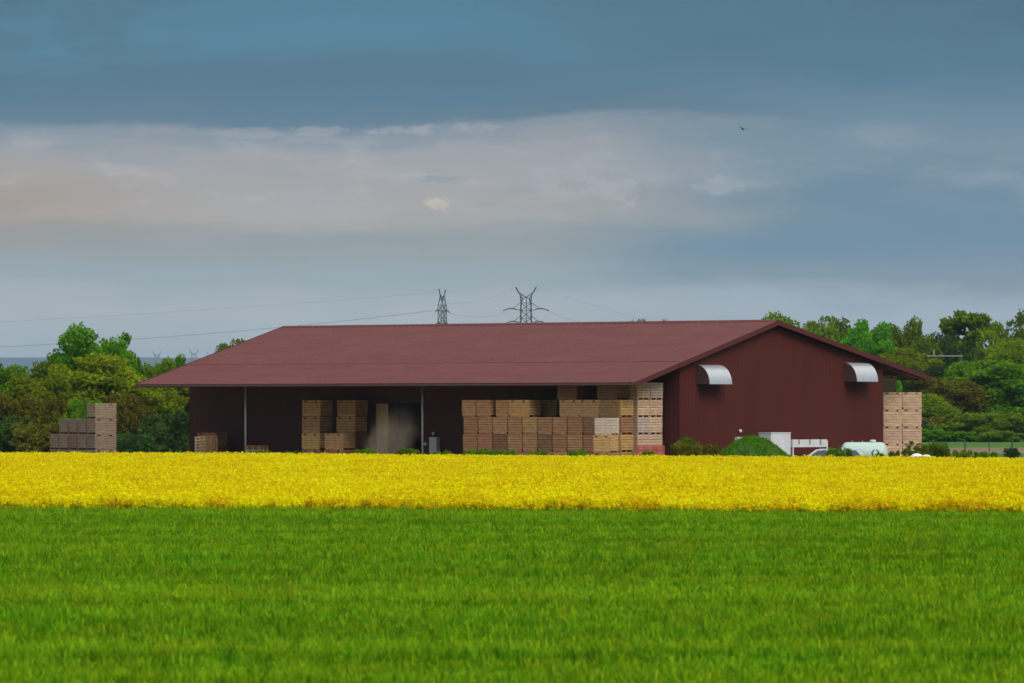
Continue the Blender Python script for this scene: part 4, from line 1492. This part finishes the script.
# oilseed rape in flower
M['petal'] = leafy('rape_petals', [(.80, .68, .002), (.86, .745, .003), (.90, .80, .005)], .35, .25, .08, (.4, .12, 1), 'position', 3.0)
M['petal_deep'] = leafy('rape_petals_deep', [(.70, .585, .003), (.78, .66, .005)], .35, .5, .08)
M['rape_leaf'] = leafy('rape_leaves', [(.035, .075, .010), (.06, .11, .014)], .25, .7, .15)
def rape_tuft(seed, n=24, half=.56):
    r = np.random.default_rng(seed)
    V, mi = [], []
    for k in range(n):
        bx, by = r.uniform(-half, half, 2)
        h = .94 + .055 * r.normal()
        # stem as a thin blade pair
        for a in (0, 1.57):
            dx_, dy_ = .007 * math.cos(a), .007 * math.sin(a)
            V.append(np.array([(bx - dx_, by - dy_, 0), (bx + dx_, by + dy_, 0), (bx + dx_, by + dy_, h - .1), (bx - dx_, by - dy_, h - .1)])); mi.append([2])
        nl = 9
        q = np.column_stack([bx + r.normal(size=nl) * .09, by + r.normal(size=nl) * .09, r.uniform(.10, .55, nl) * h])
        V.append(cards(r, q, .20, .35)); mi.append([2] * nl)
        for b in range(8):
            tx, ty = bx + r.normal() * .09, by + r.normal() * .09
            tz = h - r.uniform(0, .16) * (b > 0)
            m_ = 11
            t = r.random(m_)
            rad = .018 + .045 * t
            a = r.uniform(0, 6.28, m_)
            q = np.column_stack([tx + rad * np.cos(a), ty + rad * np.sin(a), tz - .17 * t])
            V.append(cards(r, q, .055, .95)); mi.append(list((r.random(m_) < .25).astype(int)))
    V = np.concatenate([v.reshape(-1, 3) for v in V])
    return quad_mesh('rape_tuft', V, [M['petal'], M['petal_deep'], M['rape_leaf']], np.concatenate(mi))
pr = grid_points(r, 140, 396, 1.0, 28, lambda x: RAPE_NEAR(x), lambda x: RAPE_FAR(x))
u2 = np.sin(pr[:, 0] * .21 + pr[:, 1] * .05) * .5 + np.sin(pr[:, 0] * .47 - pr[:, 1] * .11 + 2) * .4 + np.sin(pr[:, 1] * .31 + .9) * .5
tallr = 1.0 + .03 * u2 + .025 * r.normal(size=len(pr))
scatter('rapeseed_crop', np.column_stack([pr, np.zeros(len(pr))]), tallr, [rape_tuft(s) for s in (11, 12, 13, 14, 15)], 'bright yellow flowering rapeseed between the wheat and the barn', 'rapeseed', 9)

# ------------------------------------------------------------------ dust and air
def dust():
    x0, x1 = lx_of(370, .6), lx_of(398, .6)
    m, t, out = new_mat('dust_volume')
    pv = nd(t, 'ShaderNodeVolumePrincipled')
    pv.inputs['Color'].default_value = (.97, .77, .55, 1)
    tcn = nd(t, 'ShaderNodeTexCoord')
    sp = nd(t, 'ShaderNodeSeparateXYZ')
    t.links.new(tcn.outputs['Object'], sp.inputs[0])
    # a leaning puff: thick near the ground, thin above
    ax = mth(t, 'MULTIPLY', mth(t, 'SUBTRACT', sp.outputs[0], mth(t, 'MULTIPLY', sp.outputs[2], .34)), 1 / 2.3)
    ay = mth(t, 'MULTIPLY', sp.outputs[1], 1 / 1.2)
    az = mth(t, 'MULTIPLY', sp.outputs[2], 1 / 6.2)
    d2 = mth(t, 'ADD', mth(t, 'ADD', mth(t, 'MULTIPLY', ax, ax), mth(t, 'MULTIPLY', ay, ay)), mth(t, 'MULTIPLY', az, az))
    n_ = noise(t, mapping(t, tcn.outputs['Object'], (1, 1, .6)), 1.0, 5, .6)
    den = mth(t, 'SUBTRACT', .95, mth(t, 'ADD', d2, mth(t, 'MULTIPLY', mth(t, 'SUBTRACT', n_, .5), 3.2)))
    den = mth(t, 'MULTIPLY', mth(t, 'MAXIMUM', den, 0.0), .42)
    den = mth(t, 'MULTIPLY', den, sstep(t, mth(t, 'SUBTRACT', 5.2, sp.outputs[2]), 0.6, 4.2))
    t.links.new(den, pv.inputs['Density'])
    t.links.new(pv.outputs[0], out.inputs['Volume'])
    c = MB()
    c.box(-3.6, 4.6, -1.6, 1.6, 0.0, 5.0)
    o = c.build('dust', m)
    X, Y = LW((x0 + x1) / 2, .6)
    o.location = (X, Y, .05)
    o.rotation_euler = (0, 0, ANG)
    tag(o, 'pale dust blowing out of the dark barn doorway', 'dust', kind='stuff')
dust()

def haze():
    m, t, out = new_mat('haze_volume')
    pv = nd(t, 'ShaderNodeVolumePrincipled')
    pv.inputs['Color'].default_value = (.50, .72, .95, 1)
    pv.inputs['Density'].default_value = 3.6e-5
    t.links.new(pv.outputs[0], out.inputs['Volume'])
    c = MB()
    c.box(-20500, 20500, -500, 29500, -2.0, 290.0)
    tag(c.build('haze', m), kind='stuff')
haze()
